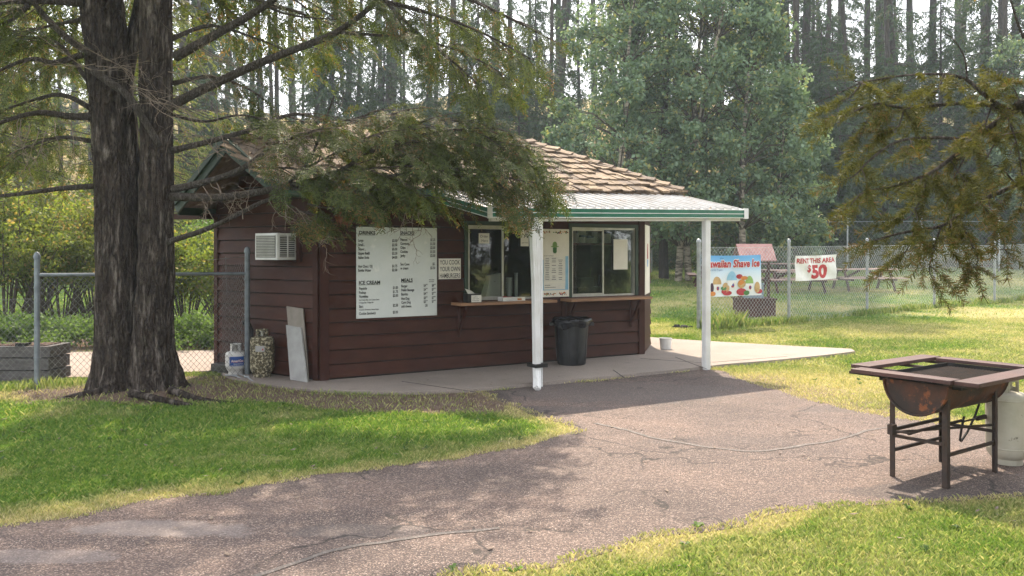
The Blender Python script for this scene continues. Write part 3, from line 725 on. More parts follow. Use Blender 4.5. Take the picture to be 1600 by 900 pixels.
# roof geometry -----------------------------------------------------
def eavez(s): return 2.44+.030*s
def loc(p): q = Vector((p[0], p[1], 0))-C0; return q.dot(U), q.dot(N_)
A = Vector((-2.66, 9.72, 2.42)); SA, TA = loc(A)
SB = 5.72
B = BW(SB, -.44, 2.60)
A = BW(SA, -.44, 2.42); TA = -.44
R1 = BW(loc((.32, 13.9))[0], 1.45, 3.46)
PK = Vector((-3.536, 10.36, 3.06)); R0 = Vector((-2.14, 12.28, 3.44)); R0 = BW(loc(R0)[0], 1.45, 3.44)
LE = Vector((-4.42, 11.02, 2.30)); B2 = Vector((2.85, 14.9, 2.6)); D = Vector((1.9, 17.1, 2.5)); E = Vector((-3.7, 14.6, 2.4))
def slab_face(mb, pts, th=.05):
    n = len(pts)
    a = pts[0]; nn = (pts[1]-a).cross(pts[2]-a).normalized()
    if nn.z < 0: nn = -nn
    lo = [p-Vector((0, 0, th)) for p in pts]
    mb.add(list(pts)+lo, [tuple(range(n)), tuple(range(n, 2*n))[::-1]]+[(i, (i+1) % n, n+(i+1) % n, n+i) for i in range(n)])
mb = MB()
# one closed deck (fan of faces sharing their corners) with an underside
top = [A, B, B2, D, E, LE, PK, R0, R1]
low = [p-Vector((0, 0, .06)) for p in top]
tf = [(0, 1, 8, 7), (0, 7, 6), (1, 2, 8), (2, 3, 8), (3, 4, 7), (3, 7, 8), (4, 5, 6), (4, 6, 7)]
fs = tf+[tuple(i+9 for i in f)[::-1] for f in tf]
rim = [0, 1, 2, 3, 4, 5, 6]
for i in range(7):
    a, b = rim[i], rim[(i+1) % 7]; fs.append((a, a+9, b+9, b))
mb.add(top+low, fs)
roof = mb.build('roof', MT['shake'], stand)
# shakes on the front slope
mb = MB()
fn = (B-A).cross(R1-A).normalized(); fn = fn if fn.z > 0 else -fn
ed = (B-A).normalized(); up = fn.cross(ed); up = up if up.z > 0 else -up
Lr = (R1-A).dot(up)
def xlim(d, pts):
    # intersect the polygon (in face coordinates) with height d
    xs = []
    for (a, b) in zip(pts, pts[1:]+pts[:1]):
        if (a[1]-d)*(b[1]-d) <= 0 and abs(a[1]-b[1]) > 1e-6: xs.append(a[0]+(b[0]-a[0])*(d-a[1])/(b[1]-a[1]))
    return (min(xs), max(xs)) if len(xs) > 1 else None
def shakes(mb, org, ed, up, nn, pts2, Lr, expo=.235, seed=1):
    rr = random.Random(seed); k = 0; d = -.05
    while d < Lr-.05:
        lim = xlim(max(d, .01), pts2)
        if lim:
            x = lim[0]-.04
            wob = [rr.uniform(-.02, .02) for _ in range(60)]
            while x < lim[1]-.02:
                w = rr.uniform(.09, .24); x2 = min(x+w*.82, lim[1]+.03)
                dd = d+rr.uniform(-.03, .025); th = rr.uniform(.018, .036); ln = expo+.13
                lift = .014+rr.uniform(0, .018); tilt = rr.uniform(-.006, .006)
                def Q(a, b, c): return org+ed*a+up*b+nn*c
                g = .004
                top_ = min(dd+ln, Lr+.02)
                if rr.random() > .025:
                    mb.hexa([Q(x+g, dd, lift+tilt), Q(x2-g, dd+rr.uniform(-.012, .012), lift-tilt), Q(x2-g, top_, .004), Q(x+g, top_, .004),
                         Q(x+g, dd, lift+th+tilt), Q(x2-g, dd, lift+th-tilt), Q(x2-g, top_, .012), Q(x+g, top_, .012)])
                x = x2
        d += expo; k += 1
f2 = lambda p: ((p-A).dot(ed), (p-A).dot(up))
shakes(mb, A, ed, up, fn, [f2(A), f2(B), f2(R1), f2(R0)], Lr)
mb.build('shakes', MT['shake'], roof)
def other_face(a, b, c, d=None, seed=2, par=roof):
    nn = (b-a).cross(c-a).normalized(); nn = nn if nn.z > 0 else -nn
    e = (b-a).normalized(); u = nn.cross(e); u = u if u.z > 0 else -u
    pts = [(0, 0), ((b-a).dot(e), (b-a).dot(u)), ((c-a).dot(e), (c-a).dot(u))]+([((d-a).dot(e), (d-a).dot(u))] if d else [])
    m = MB(); shakes(m, a, e, u, nn, pts, max(p[1] for p in pts), seed=seed); m.build('shakes', MT['shake'], par)
other_face(B, B2, R1, None, 3); other_face(A, R0, PK, None, 5)
# hip and ridge caps
rr = random.Random(5)
def caps(a, b, w=.13, fl=1):
    mb = MB()
    d = (b-a); n = int(d.length/.235); d = d/n
    sd = d.cross(Vector((0, 0, 1))).normalized(); upv = sd.cross(d).normalized()
    for i in range(n):
        p = a+d*i; q = p+d*1.25
        j = rr.uniform(-.012, .012); l0 = .05+rr.uniform(0, .02)
        for sg in (1, -1):
            o = sd*sg*w
            mb.hexa([p+upv*l0, p+o+upv*(l0-.05)+sd*j, q+o+upv*(-.02)+sd*j, q+upv*.02, p+upv*(l0+.025), p+o+upv*(l0-.025)+sd*j, q+o+upv*.0+sd*j, q+upv*.045])
    mb.build('ridge_caps', MT['shake'], roof)
caps(B, R1); caps(PK, PK.lerp(R0, .86)); caps(R1, R0.lerp(R1, .1))
# fascia / gutter along the front eave and on the rake boards
mb = MB()
mb.bar(A+Vector((0, 0, -.055)), BW(1.62, -.44, eavez(1.62)-.055), .03, .12)
mb.bar(A+Vector((0, 0, -.1))-N_*.07, BW(1.47, -.51, eavez(1.47)-.1), .09, .012)
mb.bar(A+Vector((0, 0, -.06))-N_*.115, BW(1.47, -.555, eavez(1.47)-.06), .012, .09)
mb.build('gutter', MT['green'], stand)
mb = MB()
for (a, b) in ((A, PK), (LE, PK)):
    o = NL*.03
    mb.bar(a+o+Vector((0, 0, -.06)), b+o+Vector((0, 0, -.06)), .03, .17)
    mb.bar(a+o*1.9+Vector((0, 0, -.0)), b+o*1.9+Vector((0, 0, -.0)), .035, .07)
mb.bar(LE+Vector((0, 0, -.07)), E+Vector((0, 0, -.07)), .03, .16)
mb.build('rake_board', MT['dark_green'], stand)
mb = MB()                                # soffit at the left tail
mb.prism([tuple(LW(2.16, .02, 0)[:2]), tuple(LW(2.72, .34, 0)[:2]), tuple((LE+Vector((.1, .5, 0)))[:2]), tuple(LW(2.2, -.8, 0)[:2])], 2.12, 2.2)
mb.build('soffit', MT['brown_trim'], stand)
# left wall: siding, running up into the gable
def roof_under(p):
    def pl(a, b, c):
        n = (b-a).cross(c-a); return a.z-(n.x*(p.x-a.x)+n.y*(p.y-a.y))/n.z
    return min(pl(A, R0, PK), pl(E, LE, PK))-.09
LWD = 2.14
def lwside(c, d):
    ok = [s for s in np.linspace(0.0, LWD, 120) if roof_under(LW(s, .02, 0)) > d-.02]
    return (min(ok), max(ok)) if ok else (0, 0)
mb = MB(); siding(mb, TL, 0.02, LWD-.02, SLAB+.01, 2.95, side=lwside)
mb.build('left_siding', MT['brown'], stand)
mb = MB()
mb.add([LW(0, 0, 0), LW(LWD, 0, 0), LW(LWD, 0, 2.2), LW(LWD*.5, 0, 2.78), LW(0, 0, 2.38)], [(0, 1, 2, 3, 4)])
mb.add([LW(0, -.08, 0), LW(LWD, -.08, 0), LW(LWD, -.08, 2.2), LW(LWD*.5, -.08, 2.78), LW(0, -.08, 2.38)], [(4, 3, 2, 1, 0)])
mb.build('wall', MT['interior'], stand)
# hidden back walls and the small right-hand face
pr = [BW(SE, 0, 0), Vector((2.39, 14.5, 0)), Vector((1.6, 16.6, 0)), Vector((-3.2, 14.2, 0)), LW(LWD, 0, 0)]
mb = MB()
for a, b in zip(pr[:-1], pr[1:]):
    d = (b-a).normalized(); o = Vector((d.y, -d.x, 0))
    def T(s, t, z, a=a, d=d, o=o): return a+d*s+o*t+Vector((0, 0, z))
    siding(mb, T, .02, (b-a).length-.02, SLAB+.01, 2.36)
    mb.box(0, (b-a).length, -.08, 0, 0, 2.36, T)
mb.build('rear_siding', MT['brown'], stand)
mb = MB(); mb.prism([tuple(p[:2]) for p in [BW(.1, .1, 0), BW(SE-.1, .1, 0)]+[q*.98+Vector((-.01, .25, 0)) for q in pr[1:4]]+[LW(LWD-.1, -.1, 0)]], SLAB-.01, SLAB+.02)
mb.build('floor', MT['interior'], stand)
mb = MB(); mb.prism([tuple(p[:2]) for p in [BW(.1, .1, 0), BW(SE-.1, .1, 0), Vector((2.2, 14.4, 0)), Vector((1.5, 16.2, 0)), Vector((-3.0, 14.1, 0)), LW(LWD-.1, -.1, 0)]], 2.3, 2.33)
mb.build('ceiling', MT['interior'], stand)
# corner boards
mb = MB()
mb.box(-.01, .1, -.045, -.004, SLAB, 2.38, BW); mb.box(0.0, .09, .004, .042, SLAB, 2.38, lambda s, t, z: LW(s, t, z))
mb.build('corner_board', MT['brown_trim'], stand)
mb = MB(); mb.box(SE-.09, SE+.02, -.045, -.004, SLAB, 2.42, BW)
mb.build('corner_board', MT['brown_trim'], stand)
mb = MB(); mb.box(LWD-.05, LWD+.03, .004, .042, SLAB, 2.2, LW)
mb.build('corner_board', MT['brown_trim'], stand)
# vertical batten between / right of windows
for px in (878, 998):
    s = FWp(px, 400)[0]
    mb = MB(); mb.box(s-.03, s+.03, -.05, -.028, .35 if px > 900 else .5, .96, BW); mb.build('batten', MT['brown_trim'], stand)
# windows
def window(W, name='window'):
    s0, s1, z0, z1 = W
    mb = MB(); tw = .055
    mb.box(s0-tw, s0, -.05, .03, z0-.0, z1+tw, BW); mb.box(s1, s1+tw, -.05, .03, z0-.0, z1+tw, BW); mb.box(s0, s1, -.05, .03, z1, z1+tw, BW)
    w = mb.build(name, MT['dark_green'], stand)
    mb = MB(); f = .022
    for (a, b, c, d) in ((s0, s0+f, z0, z1), (s1-f, s1, z0, z1), (s0+f, s1-f, z1-f*1.4, z1), (s0+f, s1-f, z0, z0+f*1.3)): mb.box(a, b, -.03, .02, c, d, BW)
    sm = (s0+s1)/2
    mb.box(sm-.02, sm+.004, -.022, -.004, z0+f*1.3, z1-f*1.4, BW); mb.box(sm+.004, sm+.022, -.002, .014, z0+f*1.3, z1-f*1.4, BW)
    mb.box(s0+f, sm-.02, -.018, -.006, z1-f*2.4, z1-f*1.4, BW); mb.box(s0+f, s0+f*1.8, -.018, -.006, z0+f*1.3, z1-f*2.4, BW); mb.box(s0+f*1.8, sm-.02, -.018, -.006, z0+f*1.3, z0+f*2.2, BW)
    mb.build('frame', MT['alu'], w)
    mb = MB(); mb.box(s0+f*1.8, sm-.02, -.013, -.010, z0+f*2.2, z1-f*2.4, BW); mb.build('pane', MT['glass'], w)
    mb = MB(); mb.box(sm+.02, s1-f, .004, .007, z0+f*1.3, z1-f*1.4, BW); mb.build('pane', MT['glass'], w)
window(W1); window(W2)
# counter ledges with brackets
def ledge(px0, px1, z=.972, t0=-.32):
    s0 = FWp(px0, 466, t0)[0]; s1 = FWp(px1, 466, t0)[0]
    mb = MB(); mb.box(s0, s1, t0, -.03, z-.038, z, BW); o = mb.build('counter_ledge', MT['wood'], stand, bevel=.004)
    for s in (s0+.12, s1-.2):
        mb = MB(); mb.bar(BW(s, -.05, z-.4), BW(s, t0+.05, z-.045), .035, .035); mb.bar(BW(s, -.04, z-.48), BW(s, -.04, z-.04), .035, .03); mb.build('bracket', MT['brown_trim'], o)
    return s0, s1
L1s = ledge(720, 871); L2s = ledge(893, 1020)
# canopy -------------------------------------------------------------
S0, S1, TFR = 1.49, 5.77, -1.67
def cz(s, t): return 2.185+.02*(s-S0)+.215*(t-TFR)
mb = MB()
T0b = -.36
mb.hexa([BW(S0, TFR, cz(S0, TFR)-.012), BW(S1, TFR, cz(S1, TFR)-.012), BW(S1, T0b, cz(S1, T0b)-.012), BW(S0, T0b, cz(S0, T0b)-.012),
         BW(S0, TFR, cz(S0, TFR)), BW(S1, TFR, cz(S1, TFR)), BW(S1, T0b, cz(S1, T0b)), BW(S0, T0b, cz(S0, T0b))])
s = S0+.05
while s < S1-.03:
    for w in (.022,):
        mb.hexa([BW(s-w, TFR, cz(s, TFR)+.001), BW(s+w, TFR, cz(s, TFR)+.001), BW(s+w, T0b, cz(s, T0b)+.001), BW(s-w, T0b, cz(s, T0b)+.001),
                 BW(s-w*.5, TFR, cz(s, TFR)+.03), BW(s+w*.5, TFR, cz(s, TFR)+.03), BW(s+w*.5, T0b, cz(s, T0b)+.03), BW(s-w*.5, T0b, cz(s, T0b)+.03)])
    s += .152
can = mb.build('canopy', MT['canopy'], stand)
mb = MB()                                # green profile bands (front and left end) with white beads
gb, wb = MB(), MB()
def band(p, q, out):
    for (z0, z1, m, th) in ((-.12, -.111, wb, .024), (-.111, -.062, gb, .02), (-.062, -.054, wb, .023), (-.054, -.006, gb, .02), (-.006, .004, wb, .022)):
        zc = (z0+z1)/2; m.bar(p+out*th/2+Vector((0, 0, zc)), q+out*th/2+Vector((0, 0, zc)), th, z1-z0)
fl, fr_ = BW(S0, TFR, cz(S0, TFR)), BW(S1, TFR, cz(S1, TFR))
bl, br = BW(S0, -.06, cz(S0, -.3)+.0), BW(S1, -.36, cz(S1, -.36))
band(fl, fr_, -N_); band(bl, fl, -U); band(fr_, br, U)
gb.build('fascia', MT['green_bright'], can); 
for (c_, a_) in ((fl, 1), (fr_, 1)):
    wb.bar(c_-N_*.02+Vector((0, 0, -.128)), c_-N_*.02+Vector((0, 0, .02)), .07, .06)
wb.build('fascia_bead', MT['white'], can)
mb = MB()                                # ceiling beam under the canopy
mb.bar(BW(S0+.05, TFR+.07, cz(S0, TFR)-.09), BW(S1-.05, TFR+.07, cz(S1, TFR)-.09), .06, .14)
mb.build('beam', MT['white'], can)
def post(s, t, z1):
    mb = MB(); w = .042
    mb.box(s-w, s+w, t-w, t+w, .002, z1, BW)
    for k in (-.034, -.012, .012, .034): mb.box(s+k-.006, s+k+.006, t-w-.006, t-w, .003, z1, BW)
    for k in (-.03, 0, .03): mb.box(s-w-.006, s-w, t+k-.006, t+k+.006, .003, z1, BW)
    return mb.build('post', MT['white'], can)
p1 = post(2.22, TFR+.06, 2.06); p2 = post(5.06, TFR+.06, 2.12)
mb = MB()                                # downspout, leaning against the left post
dsx = [BW(2.07, TFR-.03, 2.075), BW(2.075, TFR-.045, 1.98), BW(2.115, TFR-.04, 1.3), BW(2.135, TFR-.04, .22), BW(2.12, TFR-.07, .12), BW(2.04, TFR-.19, .035)]
for a, b in zip(dsx[:-1], dsx[1:]):
    mb.bar(a, b+(b-a).normalized()*.012, .078, .062, up=-N_)
    mb.bar(a-N_*.033, b-N_*.033, .018, .008, up=-N_)
    mb.bar(a-N_*.033+U*.027, b-N_*.033+U*.027, .012, .008, up=-N_); mb.bar(a-N_*.033-U*.027, b-N_*.033-U*.027, .012, .008, up=-N_)
ds = mb.build('downspout', MT['white'], can)
mb = MB(); mb.box(2.088, 2.268, TFR-.086, TFR+.106, .255, .30, BW); mb.build('strap', MT['hose'], ds)
# ---------------------------------------------------------------- signs on the front wall
def frontT(s0, z0, t): return lambda x, y: BW(s0+x, t, z0+y)
OFF = -.034
def flat_sign(name, s0, s1, z0, z1, mat, label, cat, t=OFF, th=.008, T=None):
    mb = MB(); mb.box(s0, s1, t-th, t, z0, z1, T or BW); o = mb.build(name, mat, None, tuple((T or BW)((s0+s1)/2, t, z0)), bevel=.0)
    return tag(o, label, cat)
ms0, ms1 = FWp(555, 400)[0], FWp(680.5, 400)[0]; mz0, mz1 = .805, 1.985
MW, MH = ms1-ms0, mz1-mz0
menu = flat_sign('menu_board', ms0, ms1, mz0, mz1, MT['board_white'], 'large white menu board with black price list on the brown front wall', 'sign')
T = frontT(ms0, mz0, OFF-.0115)
tx = MB()
# the board measured in the enlargement: x 72..742, y 75(top)..838(bottom)
def bx(x): return (x-76)/(742-76)*MW
def by(y): return (830-y)/(830-78)*MH
def row(l, y, xl, r=None, xr=None, h=22, xs=.66, bold=.022):
    hh = h/(752)*MH
    put_text(tx, l, T, bx(xl), by(y), hh, xs=xs, bold=bold)
    if r: put_text(tx, r, T, bx(xr), by(y), hh, xs=xs, bold=bold, align='r')
def head(l, y, xl, w):
    put_text(tx, l, T, bx(xl), by(y), 28/752*MH, w=w/666*MW, bold=.03)
    tx.add([T(bx(xl), by(y+7)), T(bx(xl+w), by(y+7)), T(bx(xl+w), by(y+4)), T(bx(xl), by(y+4))], [(0, 1, 2, 3)])
head('DRINKS', 140, 96, 130); head('SNACKS', 138, 428, 118); head('ICE CREAM', 550, 96, 168); head('MEALS', 537, 437, 96)
for l, r, y in (('Large', '$3.50', 200), ('Small...', '$2.50', 236), ('Sipper...', '$5.00', 271), ('Sipper Refill', '$2.50', 306), ('Italian Soda', '$4.00', 340), ('Hot Choc / OJ', '$1.75', 413), ('Bottle Water', '$2.00', 446)):
    row(l, y, 90, r, 404)
for l, r, y in (('Popsicle', '$1.00', 594), ('Pushup', '$1.75', 628), ('Novelties', '$2.00', 660), ('Bars', '$2.50', 742), ('Cookie Sandwich', '$3.00', 800)):
    row(l, y, 97, r, 410)
for l, y in (('Ice Cream Bar, Ice Cream Sand,', 684), ('Orange Bar, Fudge Bar', 706), ('Crunch, Drumstix, Butterfinger', 764)): row(l, y, 97, h=12, xs=.8)
for l, r, y in (('Peanuts', '$1.25', 190), ('Cornnuts', '$1.50', 224), ('Chips', '$2.00', 258), ('Cookies', '$1.50', 292), ('Jerky', '$2.00', 326), ('Sno Cone', '$5.', 398), ('   w cream', '$5.50', 432)):
    row(l, y, 430, r, 726)
for l, r, r2, y in (('Burger', '$4°°', '$8°°', 582), ('Polish Sausage', '$4°°', '$7°°', 616), ('Burrito', '$4°°', '$7°°', 651), ('Hot Dog', '$3°°', '$7°°', 688), ('Corn Dog', '$3°°', '$7°°', 720), ('add cheese', '.50', '', 753)):
    row(l, y, 438, r, 660); 
    if r2: row('', y, 438, r2, 730)
for l, y in (('with Chips', 526), ('and Drink', 543)): row(l, y, 672, h=10, xs=.8)
tx.build('lettering', MT['ink'], menu)
mb = MB()
for (a, b) in ((10, 12), (656, 12), (10, 740), (656, 740)): mb.box(a/666*MW-.004, a/666*MW+.004, 0, 0.006, MH-b/752*MH-.004, MH-b/752*MH+.004, lambda x, y, z: BW(ms0+x, OFF-.008-y, mz0+z))
mb.build('screw', MT['alu'], menu)
cs0, cs1 = FWp(681.5, 420)[0]+.012, FWp(725, 420)[0]-.055-.012
cook = flat_sign('cook_sign', cs0, cs1, 1.285, 1.578, MT['sign_cream'], 'small cream sign in black capitals telling people to cook their own burgers', 'sign')
T = frontT(cs0, 1.285, OFF-.0115); cw = cs1-cs0; ch = .293
tx = MB()
for i, l in enumerate(('YOU COOK', 'YOUR OWN', 'HAMBURGERS')): put_text(tx, l, T, cw*.06, ch*(.70-.31*i), ch*.21, w=cw*.88, bold=.008)
tx.build('lettering', MT['ink'], cook)
mb = MB()
for (a, b, c, d) in ((0, cw, 0, .006), (0, cw, ch-.006, ch), (0, .006, .006, ch-.006), (cw-.006, cw, .006, ch-.006)): mb.box(a, b, 0, .003, c, d, lambda x, y, z: BW(cs0+x, OFF-.0082-y, 1.285+z))
mb.build('sign_edge', MT['brown_trim'], cook)
# poster between the windows
ps0, ps1 = FWp(843, 400)[0], FWp(888.5, 400)[0]-.035; pz0, pz1 = 1.0, 2.0
poster = flat_sign('flavour_poster', ps0, ps1, pz0, pz1, MT['sign_cream'], 'tall cream and blue flavour poster with a green ice pop between the two windows', 'poster', t=-.052)
pw, ph = ps1-ps0, pz1-pz0
Tp = lambda d: (lambda x, y: BW(ps0+x*pw, -.060-d, pz0+y*ph))
def rect(mb, T, x0, x1, y0, y1): mb.add([T(x0, y0), T(x1, y0), T(x1, y1), T(x0, y1)], [(0, 1, 2, 3)])
def disc(mb, T, x, y, rx, ry, n=16, a0=0, a1=2*math.pi): mb.add([T(x, y)]+[T(x+math.cos(a0+(a1-a0)*k/n)*rx, y+math.sin(a0+(a1-a0)*k/n)*ry) for k in range(n+1)], [(0, k+1, k+2) for k in range(n)])
mb = MB(); rect(mb, Tp(.002), 0.03, .97, .1, .165); rect(mb, Tp(.002), .86, .97, .165, .6); rect(mb, Tp(.002), .03, .06, .165, .55); mb.build('blue_print', MT['pr_lblue'], poster)
mb = MB(); rect(mb, Tp(.004), .07, .85, .23, .59); rect(mb, Tp(.004), .07, .85, .11, .2); mb.build('list_panel', MT['paper'], poster)
mb = MB(); disc(mb, Tp(.003), .47, .77, .085, .045); rect(mb, Tp(.003), .385, .555, .73, .775); rect(mb, Tp(.003), .33, .61, .735, .748); mb.build('ice_pop_top', MT['pr_green'], poster)
mb = MB(); rect(mb, Tp(.0035), .40, .54, .665, .728); disc(mb, Tp(.0035), .47, .665, .07, .02); mb.build('ice_pop_base', MT['pr_dgreen'], poster)
rr = random.Random(3)
for nm, mt in (('red_pattern', 'pr_red'), ('dark_pattern', 'pr_dark'), ('green_pattern', 'pr_dgreen'), ('orange_pattern', 'pr_orange')):
    mb = MB()
    for y in (.955, .045):
        for k in range(9): disc(mb, Tp(.002+.0006*('rdgo'.index(nm[0]))), rr.uniform(.05, .95), y+rr.uniform(-.015, .015), rr.uniform(.015, .035), rr.uniform(.006, .014), 7, rr.random()*3)
    mb.build(nm, MT[mt], poster)
tx = MB()
put_text(tx, 'LICK', lambda x, y: Tp(.005)(x/pw, y/ph), .47*pw, .635*ph, .016, xs=1, align='c')
put_text(tx, 'Create Your Flavour', lambda x, y: Tp(.005)(x/pw, y/ph), .08*pw, .6*ph, .014, xs=1, bold=.01)
for c in range(3):
    for k in range(13):
        if rr.random() < .85:
            w = rr.uniform(.1, .17); xx = .19+.24*c; yy = .565-.026*k
            rect(tx, Tp(.0055), xx-w/2, xx+w/2, yy, yy+.007)
for k in range(2): rect(tx, Tp(.0055), .1, .3+.2*k, .17-.03*k, .176-.03*k)
tx.build('lettering', MT['ink'], poster)
# notices in the windows
def notice(px0, px1, z0, z1, lines, label, t=-.024, cat='notice', hh=None):
    s0, s1 = FWp(px0, 400, t)[0], FWp(px1, 400, t)[0]
    o = flat_sign('paper_notice', s0, s1, z0, z1, MT['paper'], label, cat, t=t, th=.002)
    tx = MB(); T = frontT(s0, z0, t-.0045); w = s1-s0; h = z1-z0
    for (l, x, y, lh, lw) in lines: put_text(tx, l, T, w*x, h*y, h*lh, w=w*lw, bold=.0)
    if lines: tx.build('lettering', MT['ink'], o)
    return o
notice(748, 764.5, 1.78, 1.925, [('Order', .12, .58, .25, .76), ('Here', .25, .16, .25, .6)], 'small white paper reading Order Here taped inside the left window')
notice(813.5, 826, 1.745, 1.985, [('A', .35, .5, .3, .6), ('open daily', .1, .18, .08, .8)], 'narrow white notice with a big letter A beside the downspout')
notice(958.5, 980.5, 1.39, 1.86, [], 'blank white paper sheet taped in the right window')
# white panel on the small right-hand face
aa = BW(SE, 0, 0); bb = Vector((2.39, 14.5, 0)); dd_ = (bb-aa).normalized(); oo = Vector((dd_.y, -dd_.x, 0))
TR = lambda s, t, z: aa+dd_*s-oo*t+Vector((0, 0, z))
sp = flat_sign('side_panel_sign', .06, .9, .98, 2.1, MT['sign_cream'], 'tall cream sign panel on the narrow right side face of the stand', 'sign', t=-.035, th=.01, T=TR)
mb = MB(); mb.add([TR(x, -.0475, z) for x, z in ((.4, 1.55), (.6, 1.55), (.56, 1.8), (.44, 1.8))], [(0, 1, 2, 3)]); mb.build('red_mark', MT['redink'], sp)
mb = MB(); mb.add([TR(x, -.0475, z) for x, z in ((.45, 1.42), (.55, 1.42), (.6, 1.54), (.4, 1.54))], [(0, 1, 2, 3)]); mb.build('blue_mark', MT['skyblue'], sp)
# ================================================================== THINGS AROUND THE STAND
# air conditioner in the left wall
acs = 1.02
def acT(s, t, z): return LW(s, t, z)
ac = root('air_conditioner', tuple(LW(.62, .1, 1.56)), 'white window air conditioner sticking out of the brown left wall', 'air conditioner')
s0, s1, zb, zt = .42, .86, 1.56, 1.90
mb = MB(); mb.box(s0, s1, .0, .33, zb, zt, acT); mb.build('housing', MT['white'], ac, bevel=.006)
mb = MB(); mb.box(s0+.03, s1-.03, .331, .338, zb+.03, zt-.03, acT); o = mb.build('front_grille', MT['ac_dark'], ac)
mb = MB()
for i in range(14): mb.box(s0+.03, s1-.03, .338, .344, zb+.04+i*.02, zb+.046+i*.02, acT)
mb.build('louvre', MT['alu'], o)
mb = MB(); mb.box(s0-.006, s0-.001, .06, .29, zb+.035, zt-.035, acT); o = mb.build('side_vent', MT['ac_dark'], ac)
mb = MB()
for i in range(10): mb.box(s0-.014, s0-.006, .06, .29, zb+.045+i*.027, zb+.053+i*.027, acT)
mb.box(s0-.016, s0-.006, .165, .18, zb+.03, zt-.03, acT)
mb.build('slat', MT['white'], o)
mb = MB(); mb.box(s0-.02, s1+.02, .02, .2, zb-.03, zb-.005, acT); mb.build('support', MT['brown_trim'], ac)
mb = MB(); mb.box(s0-.12, s0-.045, .02, .07, zb-.02, zt+.02, acT); mb.build('side_batten', MT['brown_trim'], ac)
mb = MB(); mb.box(s0-.06, s1, .02, .06, zt+.03, zt+.07, acT); mb.build('head_batten', MT['brown_trim'], ac)

# propane tanks
def tank(name, loc, r, h, mat, label, lab=None, n=32, collar=.12, yaw=-1.57):
    t = root(name, loc, label, 'propane tank')
    x, y, z = loc
    d = r*.55
    prof = [(r*.62, .035), (r*.8, .05), (r*.95, .09), (r, .09+d*.45)]
    zt = h-collar-.02
    prof += [(r, zt-d*.7), (r*.985, zt-d*.45), (r*.9, zt-d*.18), (r*.7, zt-d*.04), (r*.4, zt), (0.0, zt+.006)]
    mb = MB(); mb.lathe((x, y, z), [(0, .034)]+prof, n); mb.build('tank_body', mat, t, smooth=True)
    for zz in (.09+d*.45, zt-d*.7): mb = MB(); mb.lathe((x, y, z), [(r, zz-.006), (r+.004, zz), (r, zz+.006)], n); mb.build('weld_seam', mat, t)
    mb = MB(); mb.lathe((x, y, z), [(r*.7, 0), (r*.72, .045), (r*.69, .045), (r*.67, 0)], n); mb.build('foot_ring', mat, t)
    mb = MB()                            # collar: ring with hand holes
    rc = r*.52; zc = z+zt-.02
    for k in range(n):
        a0 = 2*math.pi*k/n+yaw; a1 = 2*math.pi*(k+1)/n+yaw; ph = (k/n)
        def seg(z0, z1):
            mb.hexa([(x+math.cos(a0)*rc, y+math.sin(a0)*rc, z0), (x+math.cos(a1)*rc, y+math.sin(a1)*rc, z0), (x+math.cos(a1)*(rc-.005), y+math.sin(a1)*(rc-.005), z0), (x+math.cos(a0)*(rc-.005), y+math.sin(a0)*(rc-.005), z0),
                     (x+math.cos(a0)*rc, y+math.sin(a0)*rc, z1), (x+math.cos(a1)*rc, y+math.sin(a1)*rc, z1), (x+math.cos(a1)*(rc-.005), y+math.sin(a1)*(rc-.005), z1), (x+math.cos(a0)*(rc-.005), y+math.sin(a0)*(rc-.005), z1)])
        if k in (n-1, 0, 1, 2, 3) or ph > .93: seg(zc+collar*.86, zc+collar)          # opening for the valve
        elif k in (n//4+1, n//4+2, n//2, n//2+1, 3*n//4, 3*n//4-1): seg(zc, zc+collar*.45); seg(zc+collar*.75, zc+collar)
        else: seg(zc, zc+collar)
    mb.build('collar', mat, t)
    mb = MB(); mb.tube([(x, y, z+zt-.01), (x, y, z+zt+collar*.5)], .018, 10); mb.tube([(x, y, z+zt+collar*.3), (x+.03*math.cos(yaw), y+.03*math.sin(yaw), z+zt+collar*.3)], .012, 8); mb.lathe((x, y, z+zt+collar*.5), [(.03, 0), (.032, .012), (.028, .02)], 10)
    mb.build('valve', MT['alu'], t)
    return t
def wrapT(c, r, a0, z0):                 # flat (x,y) -> round a tank facing a0
    return lambda x, y: Vector((c[0]+math.cos(a0+x/r)*r, c[1]+math.sin(a0+x/r)*r, z0+y))
tp = LW(1.36, .26, SLAB)
tank('propane_tank', tuple(tp), .135, .44, MT['tank_white'], 'small white propane tank with a blue brand label by the left wall')
t1 = [o for o in bpy.data.objects if o.name == 'propane_tank'][0]
face = math.atan2(-tp.y, -tp.x)
mb = MB(); T = wrapT(tp, .1375, face, tp.z+.115)
def curved(mb, T, x0, x1, y0, y1, n=12):
    for i in range(n):
        a = x0+(x1-x0)*i/n; b = x0+(x1-x0)*(i+1)/n; mb.add([T(a, y0), T(b, y0), T(b, y1), T(a, y1)], [(0, 1, 2, 3)])
curved(mb, T, -.085, .115, 0, .125); lb = mb.build('blue_label', MT['blue'], t1)
mb = MB(); put_text(mb, 'AmeriGas', wrapT(tp, .1395, face, tp.z+.115), -.06, .055, .03, w=.16, bold=.02); mb.build('lettering', MT['tub'], lb)
mb = MB(); put_text(mb, 'AmeriGas', wrapT(tp, .1388, face, tp.z+.115), -.063, .052, .034, w=.166, bold=.045); mb.build('lettering_outline', MT['redink'], lb)
mb = MB(); put_text(mb, 'PROPANE EXCHANGE', wrapT(tp, .1392, face, tp.z+.115), -.03, .024, .01, w=.12, bold=.02); mb.build('small_lettering', MT['tub'], lb)
tp2 = LW(.86, .22, SLAB)
t2 = tank('propane_tank', tuple(tp2), .152, .655, MT['tank_moss'], 'tall lichen stained propane tank standing between the small white tank and a leaning board', collar=.11)
